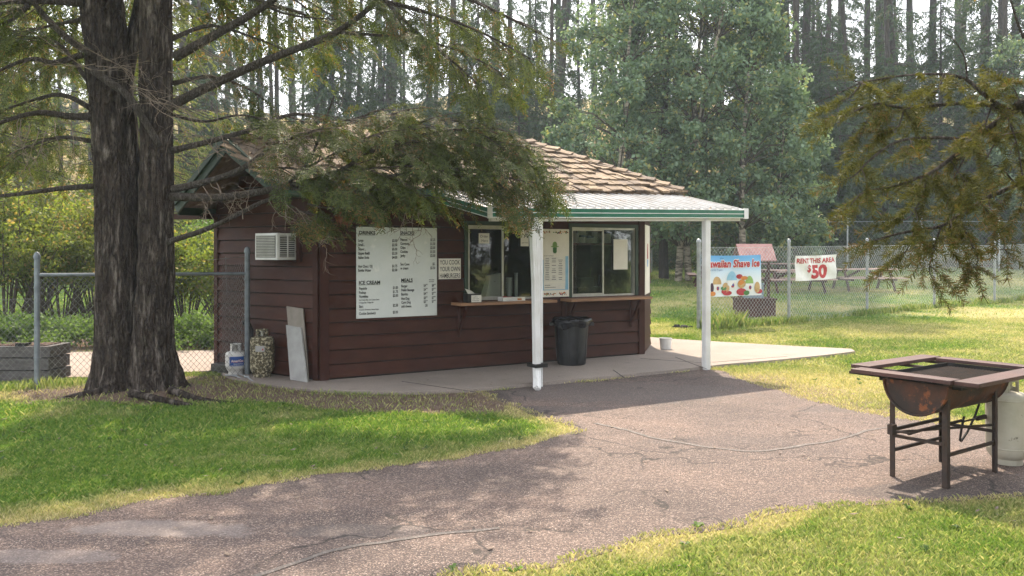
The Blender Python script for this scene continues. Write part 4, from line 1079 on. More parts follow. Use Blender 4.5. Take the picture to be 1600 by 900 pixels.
mb = MB(); face = math.atan2(-tp2.y, -tp2.x); curved(mb, wrapT(tp2, .1545, face, tp2.z+.34), -.09, .03, 0, .075); lb = mb.build('worn_label', MT['greyboard'], t2)
mb = MB(); T = wrapT(tp2, .156, face, tp2.z+.34); mb.add([T(-.005, .02), T(.015, .015), T(.012, .05)], [(0, 1, 2)]); mb.build('red_mark', MT['pr_red'], lb)
tank('propane_tank', (G(1574, 724)[0], G(1574, 724)[1], 0.004), .152, .70, MT['tank_old'], 'large dull cream propane tank behind the barrel grill on the right', collar=.12)
# leaning boards
def lean_board(name, pts, thick, mat, label):
    mb = MB(); q = [LW(s, t, z) for s, t, z in pts]; n = (q[1]-q[0]).cross(q[3]-q[0]).normalized()*thick
    mb.hexa([q[0], q[1], q[1]+n, q[0]+n, q[3], q[2], q[2]+n, q[3]+n]); o = mb.build(name, mat, None, bevel=.003)
    return tag(o, label, 'board')
mbp = [(.58, .26, SLAB), (.22, .30, SLAB), (.40, .09, .80), (.72, .07, .80)]
lean_board('leaning_board', [(.34, .17, SLAB), (.0, .19, SLAB), (.25, .075, .70), (.54, .075, .72)], .022, MT['greyboard'], 'worn white painted board leaning against the wall beside the lichen stained tank')
lean_board('leaning_board', [(.38, .11, SLAB), (.07, .11, SLAB), (.26, .04, .94), (.58, .04, .96)], .018, MT['greyboard2'], 'bare grey board behind the white one, leaning on the left wall')
# black pipe standing behind the small tank, and the black block beside it
p0 = LW(1.42, .08, SLAB)
mb = MB(); mb.tube([LW(1.22, .12, SLAB+.0), LW(1.24, .10, .4), LW(1.27, .09, .62), LW(1.31, .1, .70), LW(1.37, .14, .72)], [.035, .035, .034, .032, .034], 12)
tag(mb.build('bent_pipe', MT['black'], None, smooth=True), 'black bent pipe standing upright behind the small white tank', 'pipe')
mb = MB(); mb.box(1.48, 1.86, .12, .30, SLAB, SLAB+.10, LW); mb.box(1.50, 1.84, .14, .28, SLAB+.10, SLAB+.105, LW)
tag(mb.build('black_block', MT['black'], None, bevel=.006), 'low black plastic block on the slab left of the small white tank', 'block')
# small rods lying in the soil
for px in ((352, 592, 382, 597), (372, 590, 400, 603)):
    a = G(px[0], px[1]); b = G(px[2], px[3])
    mb = MB(); mb.tube([(a[0], a[1], .05), ((a[0]+b[0])/2, (a[1]+b[1])/2, .065), (b[0], b[1], .03)], .008, 6)
    mb.tube([((a[0]+b[0])/2-.03, (a[1]+b[1])/2, .064), ((a[0]+b[0])/2+.03, (a[1]+b[1])/2+.005, .06)], .014, 8)
    tag(mb.build('metal_rod', MT['steel'], None), 'thin pale metal rod lying on the soil beside the tanks', 'rod', 'rods lying on the soil')

# trash bin
bc = (.86, 12.0, SLAB)
binr = root('trash_can', bc, 'tall black plastic trash can with a black liner under the counter ledges', 'trash can')
prof = [(0, 0), (.19, 0), (.205, .02), (.215, .2), (.245, .58), (.25, .62)]
mb = MB(); mb.lathe(bc, prof+[(.262, .625), (.262, .645)], 36); mb.build('body', MT['black'], binr, smooth=True)
mb = MB()
for k in range(9):
    a = 2*math.pi*k/9+.2
    mb.bar((bc[0]+math.cos(a)*.212, bc[1]+math.sin(a)*.212, bc[2]+.06), (bc[0]+math.cos(a)*.243, bc[1]+math.sin(a)*.243, bc[2]+.56), .012, .008, up=(math.cos(a), math.sin(a), 0))
mb.build('rib', MT['black'], binr)
mb = MB(); n = 48; vs = []
for j, (r, z) in enumerate([(.265, .56), (.285, .60), (.288, .64), (.275, .672), (.262, .66), (.22, .60), (.19, .45)]):
    for k in range(n):
        a = 2*math.pi*k/n; w = .012*math.sin(a*7+j)+.008*math.sin(a*13+2*j)
        dz = (.035*max(0, math.sin(a*2+5.4))**2+.02*math.sin(a*5)) if j == 0 else 0
        vs.append((bc[0]+math.cos(a)*(r+w*(j < 3)), bc[1]+math.sin(a)*(r+w*(j < 3)), bc[2]+z-dz+w*.4))
mb.add(vs, [(i*n+k, i*n+(k+1) % n, (i+1)*n+(k+1) % n, (i+1)*n+k) for i in range(6) for k in range(n)])
mb.build('liner', MT['liner'], binr, smooth='all')
for sg in (-1, 1): mb = MB(); mb.box(bc[0]+sg*.285-.03, bc[0]+sg*.285+.03, bc[1]-.05, bc[1]+.05, bc[2]+.56, bc[2]+.60); mb.build('handle', MT['black'], binr)
# white bucket on the path
x, y = G(1040, 545, SLAB)
bk = root('bucket', (x, y, SLAB), 'short white plastic bucket on the concrete right of the stand', 'bucket')
mb = MB(); mb.lathe((x, y, SLAB), [(0, 0), (.088, 0), (.1, .17), (.108, .172), (.108, .182), (.098, .182), (.086, .02), (0, .02)], 28); mb.build('body', MT['tub'], bk, smooth=True)
mb = MB(); mb.tube([(x+math.cos(a)*.109, y+math.sin(a)*.02-.10*math.sin(a), SLAB+.165-.02*math.sin(a)) for a in np.linspace(0, math.pi, 12)], .003, 5); mb.build('handle', MT['wire'], bk)
# dark debris on the lawn near the fence corner
x, y = G(1066, 515); 
mb = MB(); rr = random.Random(2)
for k in range(9):
    a = Vector((x+rr.uniform(-.16, .14), y+rr.uniform(-.08, .08), .03+rr.random()*.03)); b = a+Vector((rr.uniform(-.14, .14), rr.uniform(-.08, .08), rr.uniform(-.01, .04))); mb.tube([a, (a+b)/2+Vector((0, 0, .02)), b], rr.uniform(.008, .026), 6)
mb.lathe((x+.05, y, .01), [(0, 0), (.09, .0), (.1, .04), (.06, .085), (0, .09)], 12)
tag(mb.build('debris_pile', MT['soot'], None), 'small dark heap of debris on the sunny grass near the fence corner', 'debris')

# things on the ledges
LZ = .972
def on_ledge(px, t=-.2): return FWp(px, 466, t)[0]
s = on_ledge(738); nb = root('napkin_box', tuple(BW(s, -.2, LZ)), 'small dark box with a handwritten white card at the left end of the ledge', 'box')
mb = MB(); mb.box(s-.10, s+.10, -.26, -.12, LZ, LZ+.12, BW); mb.build('body', MT['black'], nb, bevel=.004)
mb = MB(); mb.box(s-.05, s+.105, -.268, -.262, LZ+.005, LZ+.1, BW); cd_ = mb.build('card', MT['paper'], nb)
tx = MB(); T = frontT(s-.045, LZ+.01, -.2705)
for i, l in enumerate(('napkins', 'straws & spoons', 'inside')): put_text(tx, l, T, .01, .062-.024*i, .013, w=.1 if i else .08)
tx.build('lettering', MT['ink'], cd_)
mb = MB(); mb.add([BW(s-.09, -.24, LZ+.12), BW(s+.03, -.22, LZ+.12), BW(s+.01, -.16, LZ+.155), BW(s-.1, -.17, LZ+.19)], [(0, 1, 2, 3)]); mb.build('napkin', MT['paper'], nb)
s = on_ledge(796); tr = root('condiment_tray', tuple(BW(s, -.16, LZ)), 'low white tray with red packets on the ledge by the left window', 'tray')
mb = MB(); mb.box(s-.13, s+.1, -.24, -.1, LZ, LZ+.012, BW)
for a in ((-.13, .1, -.24, -.235), (-.13, .1, -.105, -.1), (-.13, -.125, -.235, -.105), (.095, .1, -.235, -.105)): mb.box(s+a[0], s+a[1], a[2], a[3], LZ+.012, LZ+.055, BW)
mb.build('tray', MT['tub'], tr)
mb = MB(); rr = random.Random(8)
for k in range(14):
    a = rr.uniform(-.11, .03); b = rr.uniform(-.22, -.12); h = rr.uniform(.02, .05); w = .022
    mb.hexa([BW(s+a, b, LZ+h), BW(s+a+w*1.6, b, LZ+h), BW(s+a+w*1.6, b+w, LZ+h+.012), BW(s+a, b+w, LZ+h+.012), BW(s+a, b, LZ+h+.006), BW(s+a+w*1.6, b, LZ+h+.006), BW(s+a+w*1.6, b+w, LZ+h+.018), BW(s+a, b+w, LZ+h+.018)])
mb.build('packets', MT['pr_red'], tr)
s = on_ledge(812); bx_ = root('snack_box', tuple(BW(s, -.16, LZ)), 'shallow cream card box on the ledge next to the downspout', 'box')
mb = MB(); mb.box(s-.06, s+.08, -.22, -.1, LZ, LZ+.05, BW); mb.build('body', MT['sign_cream'], bx_)
mb = MB(); mb.box(s-.05, s+.02, -.2215, -.2205, LZ+.01, LZ+.035, BW); mb.build('print', MT['pr_orange'], bx_)
# inside the left window: sill shelf, cone cup stacks, white bundle, blue bag
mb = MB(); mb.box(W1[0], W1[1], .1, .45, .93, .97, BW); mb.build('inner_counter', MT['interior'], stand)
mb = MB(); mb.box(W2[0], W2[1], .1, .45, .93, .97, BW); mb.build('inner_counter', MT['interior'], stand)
def cups(px, t, z, n, r, label):
    s = FWp(px, 430, t)[0]; c = BW(s, t, z)
    mb = MB()
    for k in range(n): mb.lathe((c.x, c.y, z+k*.035), [(r*.55, 0), (r, .1), (r*1.06, .1), (r*1.06, .106), (r*.95, .106), (r*.5, .004)], 16)
    o = mb.build('cup_stack', MT['tub'], None, smooth=True); tag(o, label, 'cups', 'cup stacks in the left window')
cups(795.5, .22, .97, 7, .045, 'taller stack of white cups with the wider rims inside the left window')
cups(806.5, .2, .97, 9, .026, 'narrow stack of slim white cups inside the left window next to the downspout')
# white lettered bundle standing in for a reflected shape low in the left pane
s = FWp(769, 430, .2)[0]; c = BW(s, .2, .97)
mb = MB(); mb.hexa([BW(s-.16, .12, .97), BW(s+.1, .12, .97), BW(s+.1, .3, .97), BW(s-.16, .3, .97), BW(s-.06, .15, 1.32), BW(s+.12, .15, 1.36), BW(s+.12, .26, 1.36), BW(s-.06, .26, 1.32)])
pb = mb.build('reflection_standin', MT['paper'], None, bevel=.01); tag(pb, 'white bundle with dark lettering low inside the left window, standing in for a reflection', 'bundle')
tx = MB(); put_text(tx, 'THE', lambda x, y: BW(s+.0+x, .138+y*.08, 1.2+y), 0, 0.0, .04, w=.09, bold=.02); tx.build('lettering', MT['ink'], pb)
# shelf with tubs in the right window
mb = MB(); mb.box(W2[0]+.02, W2[1]-.18, .32, .6, 1.775, 1.8, BW); mb.build('inner_shelf', MT['shelfred'], stand)
def tub(px, t, z, r, h, label, lid=True):
    s = FWp(px, 365, t)[0]; c = BW(s, t, z)
    o = root('food_tub', tuple(c), label, 'tub', 'tubs on the shelf behind the right window')
    mb = MB(); mb.lathe(tuple(c), [(0, 0), (r*.92, 0), (r, h*.95), (r, h)], 20); mb.build('body', MT['tub'], o, smooth=True)
    mb = MB(); mb.lathe((c.x, c.y, z+h-.004), [(0, .03), (r*1.05, .03), (r*1.06, 0)], 20); mb.build('lid', MT['lid_blue'] if lid else MT['tub'], o)
tub(901, .45, 1.8, .06, .13, 'leftmost grey white tub on the red shelf behind the right window', False)
tub(909, .42, 1.8, .075, .1, 'lower of two stacked white tubs with a blue lid on the red shelf')
tub(909, .42, 1.935, .07, .09, 'upper of two stacked white tubs on the red shelf, under the window head', False)
tub(921, .43, 1.8, .065, .09, 'short white tub with a blue lid right of the stacked pair')
tub(929, .47, 1.8, .05, .16, 'slim tall white tub just left of the window mullion', False)
tub(948, .42, 1.8, .072, .16, 'large white tub with a blue lid just right of the window mullion')
# small dark chrome machine inside the right window
s = FWp(915, 440, .25)[0]
mb = MB(); mb.box(s-.22, s+.22, .15, .4, .97, 1.12, BW); mb.box(s-.15, s+.1, .18, .36, 1.12, 1.26, BW); mb.tube([BW(s+.18, .2, 1.1), BW(s+.2, .16, 1.3), BW(s+.26, .14, 1.28)], .012, 8)
tag(mb.build('drink_machine', MT['black'], None, bevel=.01), 'dark machine with a spout inside the lower right window', 'machine')

# ---------------------------------------------------------------- barrel grill
gc = Vector((3.21, 6.18, 0)); g1 = Vector((.60, -.80, 0)); g2 = Vector((.80, .60, 0)).normalized()
g1 = Vector((.585, -.811, 0)).normalized(); g2 = Vector((.811, .585, 0)).normalized()
def GW(a, b, z): return gc+g1*a+g2*b+Vector((0, 0, z))       # a across, b along
grill = root('barrel_grill', tuple(gc+Vector((0, 0, .008))), 'rusty half barrel grill framed by four red brown boards on iron legs', 'grill')
LA, LB = .19, .37
legs = [(-LA, -LB), (LA, -LB), (-LA, LB), (LA, LB)]
for a, b in legs:
    mb = MB(); w = .016
    sa = 1 if a > 0 else -1; sb = 1 if b > 0 else -1
    mb.box(a-.018, a+.018, b-.004, b+.004, .005, .64, GW); mb.box(a+sa*.014, a+sa*.022, b-.0, b-sb*.034, .005, .64, GW)
    mb.build('leg', MT['rustbar'], grill)
rb = MB()
for (p, q, z) in (((-LA, -LB), (LA, -LB), .31), ((-LA, LB), (LA, LB), .31), ((-LA, -LB), (-LA, LB), .35), ((LA, -LB), (LA, LB), .23), ((-LA, -LB), (-LA, LB), .2), ((-LA, -LB), (LA, -LB), .0)):
    if z: rb.bar(GW(p[0], p[1], z), GW(q[0], q[1], z), .02, .022)
rb.bar(GW(-LA, -LB, .33), GW(LA, LB, .36), .016, .016)
rb.build('crossbar', MT['rustbar'], grill)
# half barrel
RB, HB, ZB = .235, .44, .725
mb = MB(); n = 28; m = 14; vs = []
rib = lambda j: .006 if j in (4, 9) else 0
for sh in (0, .006):
    for j in range(m+1):
        b = -HB+.04+2*HB*j/m
        for k in range(n+1):
            a = math.pi+math.pi*k/n; r = RB-sh+rib(j)+.0025*math.sin(j*2.1+k*.6)
            vs.append(GW(math.cos(a)*r, b, ZB+math.sin(a)*r))
q = (m+1)*(n+1)
fs = []
for o in (0, q):
    for j in range(m):
        for k in range(n): i = o+j*(n+1)+k; fs.append((i, i+1, i+n+2, i+n+1))
for j in range(m):
    for k in (0, n): i = j*(n+1)+k; fs.append((i, i+n+1, i+n+1+q, i+q))
mb.add(vs, fs)
for b in (-HB+.04, HB+.04):
    vs = [GW(0, b, ZB)]+[GW(math.cos(math.pi+math.pi*k/n)*RB, b, ZB+math.sin(math.pi+math.pi*k/n)*RB) for k in range(n+1)]
    mb.add(vs, [(0, k+1, k+2) for k in range(n)])
    b2 = b+(.012 if b > 0 else -.012)
    mb.tube([GW(math.cos(math.pi+math.pi*k/n)*RB, b2, ZB+math.sin(math.pi+math.pi*k/n)*RB) for k in range(n+1)], .008, 6)
mb.build('drum', MT['drum'], grill, smooth=True)
# square iron tray on the drum, with grate
TA_, TB_ = .30, .50
GW0 = GW
def GW(a, b, z): return GW0(a, b+.14, z)
mb = MB()
for (a0, a1, b0, b1) in ((-TA_, TA_, -TB_, -TB_+.006), (-TA_, TA_, TB_-.006, TB_), (-TA_, -TA_+.006, -TB_+.006, TB_-.006), (TA_-.006, TA_, -TB_+.006, TB_-.006)):
    mb.box(a0, a1, b0, b1, .70, .755, GW)
mb.build('grate_frame', MT['soot'], grill)
mb = MB()
for k in range(34): b = -TB_+.02+k*(2*TB_-.04)/33; mb.bar(GW(-TA_+.006, b, .722), GW(TA_-.006, b, .722), .005, .005)
for k in range(24): a = -TA_+.02+k*(2*TA_-.04)/23; mb.bar(GW(a, -TB_+.006, .727), GW(a, TB_-.006, .727), .005, .005)
mb.build('grate', MT['rustbar'], grill)
# boards
GW = GW0
def gboard(p, q, w, z, th=.028, tilt=0):
    mb = MB(); mb.bar(GW(*p, z), GW(*q, z+tilt), w, th); return mb.build('board', MT['redboard'], grill, bevel=.003)
gboard((-.44, -.44), (.30, -.44), .14, .768)
gboard((.39, -.48), (.39, .80), .165, .766, tilt=.004)
gboard((-.40, .72), (.30, .72), .14, .768)
gboard((-.49, -.30), (-.49, .76), .16, .772, tilt=-.0)
for a, b in ((-.38, -.42), (.33, -.42), (-.38, .68), (.33, .68)): mb = MB(); mb.bar(GW(a-.12, b, .742), GW(a+.12, b, .742), .03, .02); mb.build('board_bracket', MT['rustbar'], grill)
for sb in (-1, 1): mb = MB(); mb.bar(GW(-.52, sb*.2+.1, .742), GW(-.30, sb*.2+.1, .742), .025, .02); mb.build('board_bracket', MT['rustbar'], grill)
# burner pipe, coil handle and gas hose
mb = MB(); mb.tube([GW(-.02, -.46, .36), GW(-.02, -.3, .365), GW(-.02, .3, .365)], .012, 8); mb.tube([GW(-.12, -.44, .36), GW(-.02, -.44, .36)], .008, 8); mb.box(-.18, -.14, -.46, -.40, .33, .40, GW)
mb.build('burner_pipe', MT['rustbar'], grill)
mb = MB(); pts = []
for k in range(90): a = k*.9; pts.append(GW(.0+math.cos(a)*.017, .50+k*.0016, .36+math.sin(a)*.017))
mb.tube(pts, .003, 5); mb.tube([GW(0, .3, .362), GW(0, .66, .362)], .007, 6); mb.build('coil_handle', MT['rustbar'], grill)
mb = MB(); mb.tube([GW(0, .30, .40), GW(-.02, .30, .30), GW(-.06, .36, .20), GW(-.1, .46, .17), GW(-.1, .56, .23), GW(-.06, .6, .36), GW(-.02, .58, .46), GW(.0, .5, .5)], .009, 8); mb.build('gas_hose', MT['hose'], grill, smooth=True)

# ---------------------------------------------------------------- chain link
def chain(mb, a, b, z0a, z0b, h, pitch, r):
    a = Vector((a[0], a[1], 0)); b = Vector((b[0], b[1], 0)); L = (b-a).length; d = (b-a)/L
    def pt(x, y, off): 
        return a+d*x+Vector((-d.y, d.x, 0))*off+Vector((0, 0, z0a+(z0b-z0a)*x/L+y))
    k = -int(h*1.0/pitch)-1
    sl = 1.15                           # diamonds a little taller than wide
    while k*pitch < L+pitch:
        x0 = k*pitch
        for sg in (1, -1):
            if sg == 1: p, q = (x0, 0), (x0+h/sl, h)
            else: p, q = (x0+h/sl, 0), (x0, h)
            # clip in x to [0, L]
            (x1, y1), (x2, y2) = p, q
            if x1 == x2: continue
            ts = sorted(((0-x1)/(x2-x1), (L-x1)/(x2-x1))); t0 = max(0, ts[0]); t1 = min(1, ts[1])
            if t1-t0 < .02: continue
            P1 = pt(x1+(x2-x1)*t0, y1+(y2-y1)*t0, .003*sg); P2 = pt(x1+(x2-x1)*t1, y1+(y2-y1)*t1, .003*sg)
            dd = (P2-P1).normalized(); s1 = Vector((-d.y, d.x, 0))*r; s2 = dd.cross(s1).normalized()*r
            vs = [P1+s1, P1-s1*.5+s2*.87, P1-s1*.5-s2*.87, P2+s1, P2-s1*.5+s2*.87, P2-s1*.5-s2*.87]
            mb.add(vs, [(0, 1, 4, 3), (1, 2, 5, 4), (2, 0, 3, 5)])
        k += 1
def fpost(par, x, y, z, h, r, mat, cap=True):
    mb = MB(); prof = [(0, 0), (r, 0), (r, h)]
    if cap: prof += [(r*1.25, h), (r*1.25, h+.03), (r*.8, h+.07), (0, h+.085)]
    else: prof += [(0, h)]
    mb.lathe((x, y, z), prof, 14)
    for k in (.25, .5, .78): mb.lathe((x, y, z+h*k), [(r, -.008), (r+.006, -.008), (r+.006, .008), (r, .008)], 14)
    return mb.build('post', mat, par, smooth=True)
# left fence
lf = root('chain_link_fence', (-5.68, 9.95, 0), 'low weathered chain link fence with top rail running behind the big trunk', 'fence')
pA, pB, pC, pD = (-5.68, 9.95), (-3.50, 11.0), (-3.9, 11.3), (-8.6, 9.0)
fpost(lf, *pA, .0, 1.58, .032, MT['dsteel']); fpost(lf, *pB, .02, 1.63, .034, MT['dsteel'])
fpost(lf, *pD, .0, 1.5, .03, MT['dsteel'])
mb = MB(); mb.tube([(pA[0], pA[1], 1.385), (pB[0], pB[1], 1.375)], .022, 10); mb.build('top_rail', MT['dsteel'], lf, smooth=True)
mb = MB(); chain(mb, pA, pB, .0, .0, 1.38, .068, .0021); chain(mb, pD, pA, .0, .0, 1.1, .068, .0021); mb.build('mesh', MT['oldwire'], lf)
mb = MB(); mb.tube([(pD[0], pD[1], 1.1), (pA[0], pA[1], 1.1)], .003, 5); mb.tube([(pA[0]+.5, pA[1]+.2, 1.3), (-4.6, 10.4, .9), (-3.6, 10.95, .42)], .003, 5); mb.tube([(pB[0]-.25, pB[1]-.1, 1.6), (pB[0]-.24, pB[1]-.1, 1.1)], .004, 5)
mb.tube([(pB[0]-.02, pB[1], 1.6), (pB[0]-.5, pB[1]-.23, 1.55)], .004, 5); mb.build('tie_wire', MT['oldwire'], lf)
# short mesh piece between the post and the building wall
mb = MB(); e = LW(2.0, .03, 0); chain(mb, pB, (e.x, e.y), .0, .0, 1.5, .068, .0021); mb.build('mesh_end', MT['oldwire'], lf)
# right fence
rf = root('chain_link_fence', (FENCE[0][0], FENCE[0][1], 0), 'tall galvanised chain link fence round the grassy picnic area carrying two banners', 'fence')
for (x, y) in FENCE:
    fpost(rf, x, y, tz(x, y)-.02, 1.86, .034 if (x, y) != FENCE[0] else .045, MT['steel'])
mb = MB()
for a, b in zip(FENCE[:-1], FENCE[1:]): chain(mb, a, b, tz(*a)+.02, tz(*b)+.02, 1.72, .092, .0028)
mb.build('mesh', MT['wire'], rf)
mb = MB()
for a, b in zip(FENCE[:-1], FENCE[1:]):
    for z in (1.74, .04): mb.tube([(a[0], a[1], tz(*a)+z), ((a[0]+b[0])/2, (a[1]+b[1])/2, (tz(*a)+tz(*b))/2+z-.015), (b[0], b[1], tz(*b)+z)], .003, 5)
mb.build('tension_wire', MT['wire'], rf)
# far fence at the wood's edge
FF = [P(x, 400, 36.5) for x in (790, 905, 1018, 1113, 1215, 1324, 1440, 1561, 1680)]
ff = root('chain_link_fence', (FF[2].x, 36.5, tz(FF[2].x, 36.5)), 'distant tall chain link fence along the foot of the dark wood', 'fence')
for p in FF: fpost(ff, p.x, 36.5, tz(p.x, 36.5)-.05, 2.45, .04, MT['steel'], False)
mb = MB()
for a, b in zip(FF[:-1], FF[1:]): chain(mb, (a.x, 36.5), (b.x, 36.5), tz(a.x, 36.5), tz(b.x, 36.5), 2.2, .2, .003)
mb.build('mesh', MT['oldwire'], ff)
mb = MB()
for a, b in zip(FF[:-1], FF[1:]):
    pass
mb.tube([(p.x, 36.5, tz(p.x, 36.5)+2.2) for p in FF], .012, 6); mb.build('top_rail', MT['dsteel'], ff)

# ---------------------------------------------------------------- banners on the right fence
fd = Vector((FENCE[1][0]-FENCE[0][0], FENCE[1][1]-FENCE[0][1], 0)); fL = fd.length; fd /= fL; fo = Vector((fd.y, -fd.x, 0))
def FX(px, a=FENCE[0], d=fd):           # distance along the fence for a pixel column
    k = (px-800)/F; return (a[1]*k-a[0])/(d.x-d.y*k)
def cloth(name, T, W, H, mat, n=24, m=14):
    mb = MB(); vs = [T(W*i/n, H*j/m, 0) for j in range(m+1) for i in range(n+1)]
    mb.add(vs, [(j*(n+1)+i, j*(n+1)+i+1, (j+1)*(n+1)+i+1, (j+1)*(n+1)+i) for j in range(m) for i in range(n)])
    return mb
x0, x1 = FX(1093.5), FX(1186.5); bw = x1-x0
Yb = FENCE[0][1]+fd.y*(x0+bw/2)
bz1 = EYE+(HZ-399)/F*Yb; bz0 = EYE+(HZ-463)/F*Yb; bh = bz1-bz0
def BT(x, y, d):                         # gentle folds; d = lift off the cloth
    w = .012*math.sin(x*5+y*3)+.010*math.sin((x*.9-y)*14)*math.exp(-((x*.9-(1-y))*2.2)**2)-.02*(y/bh)*0
    sag = .012*math.sin(math.pi*x/bw)*(y/bh)
    return Vector((FENCE[0][0], FENCE[0][1], 0))+fd*(x0+x)+fo*(.055+w+d)+Vector((0, 0, bz0+y-sag+.012*(x/bw)))
def mk_banner_mat():
    m = bpy.data.materials.new('banner_print'); nt, N, L = nodes(m)
    v = coord(nt, (1, 1, 1), 'Generated'); sp_ = new(nt, 'ShaderNodeSeparateXYZ'); L.new(v, sp_.inputs[0])
    col = ramp(nt, sp_.outputs[2], [(.35, (.66, .7, .73)), (.6, (.5, .62, .72)), (.82, (.17, .4, .66)), (.99, (.1, .32, .6))]).outputs[0]
    finish(nt, col, .5, 0, nz(nt, v, 3, 3), .2, .02); return m
ban = cloth('b', BT, bw, bh, None).build('shaved_ice_banner', mk_banner_mat(), None, smooth='all'); tag(ban, 'blue and white vinyl banner with red script about shaved ice and pictures of ice cups', 'banner')
tx = MB(); T = lambda x, y: BT(x, y, .006)
put_text(tx, 'Hawaiian Shave Ice', T, bw*.035, bh*.715, bh*.18, w=bw*.94, bold=.035, shear=.15); tx.build('lettering', MT['redink'], ban)
tx = MB(); T = lambda x, y: BT(x, y, .003)
put_text(tx, 'Hawaiian Shave Ice', T, bw*.03, bh*.71, bh*.19, w=bw*.95, bold=.075, shear=.15); tx.build('lettering_outline', MT['tub'], ban)
tx = MB(); T = lambda x, y: BT(x, y, .004); put_text(tx, 'A Taste of the Tropics', T, bw*.05, bh*.63, bh*.045, w=bw*.3); put_text(tx, 'the', T, bw*.3, bh*.92, bh*.04, w=bw*.06); tx.build('small_lettering', MT['blue'], ban)
rr = random.Random(4)
def cup(cx, base, w, h, ice, nm):
    T = lambda x, y: BT(bw*x, bh*y, .005)
    mb = MB(); mb.add([T(cx-w*.38, base), T(cx+w*.38, base), T(cx+w*.5, base+h), T(cx-w*.5, base+h)], [(0, 1, 2, 3)]); o = mb.build('cup_print', MT['tub'], ban)
    mb = MB(); disc(mb, T, cx, base+h, w*.55, h*.95, 16, 0, math.pi); mb.build(nm, MT[ice], ban)
    mb = MB(); T = lambda x, y: BT(bw*x, bh*y, .008); disc(mb, T, cx+.01, base+h*.5, w*.18, h*.25); mb.build('cup_emblem', MT['pr_red'], ban)
    mb = MB(); T = lambda x, y: BT(bw*x, bh*y, .010); disc(mb, T, cx+.015, base+h*.52, w*.09, h*.13); mb.build('emblem_centre', MT['blue'], ban)
cup(.25, .1, .13, .2, 'pr_tan', 'tan_ice_print'); cup(.50, .15, .15, .24, 'pr_lblue', 'blue_ice_print'); cup(.79, .1, .12, .2, 'pr_green', 'green_ice_print')
for nm, mt, lst in (('tan_fruit_print', 'pr_tan', [(.40, .22, .06, .12), (.92, .2, .05, .14), (.66, .3, .07, .11), (.15, .06, .07, .05)]), ('red_fruit_print', 'pr_red', [(.42, .08, .08, .06), (.66, .1, .08, .09), (.95, .1, .06, .06), (.36, .12, .04, .05), (.62, .48, .05, .06)]),
                    ('dark_fruit_print', 'pr_dark', [(.16, .22, .03, .12)]), ('green_fruit_print', 'pr_dgreen', [(.36, .2, .05, .05), (.74, .07, .05, .06)]), ('orange_fruit_print', 'pr_orange', [(.17, .08, .05, .05), (.65, .33, .05, .06), (.7, .44, .06, .05)])):
    mb = MB(); i = len(nm)*.0004
    for (a, b, c_, d_) in lst: mb = MB(); disc(mb, lambda x, y: BT(bw*x, bh*y, .004+i), a, b, c_, d_, 12); mb.build(nm, MT[mt], ban)
for a, b in ((.01, .97), (.99, .97), (.01, .03), (.99, .03), (.5, .98)): mb = MB(); mb.lathe(tuple(BT(a*bw, b*bh, 0)), [(0, -.01), (.015, 0), (0, .01)], 8); mb.build('grommet', MT['steel'], ban)
# rent banner on the second panel
f2d = Vector((FENCE[2][0]-FENCE[1][0], FENCE[2][1]-FENCE[1][1], 0)); f2d.normalize(); f2o = Vector((f2d.y, -f2d.x, 0))
r0, r1 = FX(1238, FENCE[1], f2d), FX(1302, FENCE[1], f2d); rw = r1-r0; Yr = FENCE[1][1]+f2d.y*(r0+rw/2)
rz1 = EYE+(HZ-399.5)/F*Yr; rz0 = EYE+(HZ-438)/F*Yr; rh = rz1-rz0
def RT(x, y, d):
    w = .016*math.sin(x*4+1)+.012*math.sin((x*.6+y)*12)
    return Vector((FENCE[1][0], FENCE[1][1], 0))+f2d*(r0+x)+f2o*(.06+w+d)+Vector((0, 0, rz0+y+.03*(x/rw)-.012*math.sin(math.pi*x/rw)))
rent = cloth('r', RT, rw, rh, None).build('rent_banner', MT['tub'], None, smooth='all'); tag(rent, 'white cloth banner hand painted in red offering the area for rent at 50 dollars', 'banner')
tx = MB(); T = lambda x, y: RT(x, y, .005)
put_text(tx, 'RENT THIS AREA', T, rw*.035, rh*.70, rh*.19, w=rw*.93, bold=.03); put_text(tx, '$', T, rw*.29, rh*.36, rh*.27, w=rw*.09, bold=.03); put_text(tx, '50', T, rw*.40, rh*.10, rh*.50, w=rw*.38, bold=.05)
tx.build('lettering', MT['redink'], rent)

# ---------------------------------------------------------------- wishing well and picnic tables
wx, wy = (1178-800)/F*20.6, 20.6; wz = tz(wx, wy)
well = root('wishing_well', (wx, wy, wz), 'red timber wishing well with a faded pink shingle roof inside the fence', 'wishing well')
mb = MB(); mb.box(wx-.42, wx+.42, wy-.38, wy+.38, wz, wz+.42); mb.box(wx-.45, wx+.45, wy-.41, wy+.41, wz+.42, wz+.46); mb.build('base', MT['darkred'], well)
for sg in (-1, 1): mb = MB(); mb.box(wx+sg*.36-.03, wx+sg*.36+.03, wy-.03, wy+.03, wz+.46, wz+1.62); mb.build('upright', MT['darkred'], well)
mb = MB()
for sg in (-1, 1):
    p = [(wx-.44, wy+sg*.40, wz+1.36), (wx+.44, wy+sg*.40, wz+1.36), (wx+.44, wy, wz+1.76), (wx-.44, wy, wz+1.76)]
    mb.hexa([*p, *[(a, b, c+.03) for a, b, c in p]])
mb.build('roof', MT['pinkroof'], well)
mb = MB(); mb.tube([(wx-.4, wy, wz+1.1), (wx+.4, wy, wz+1.1)], .04, 10); mb.build('winch', MT['darkred'], well)
bx0 = (1180-800)/F*20.3
o = root('storage_box', (bx0, 20.0, tz(bx0, 20)), 'grey blue box standing on end in front of the wishing well', 'box')
z_ = tz(bx0, 20.0)+.46
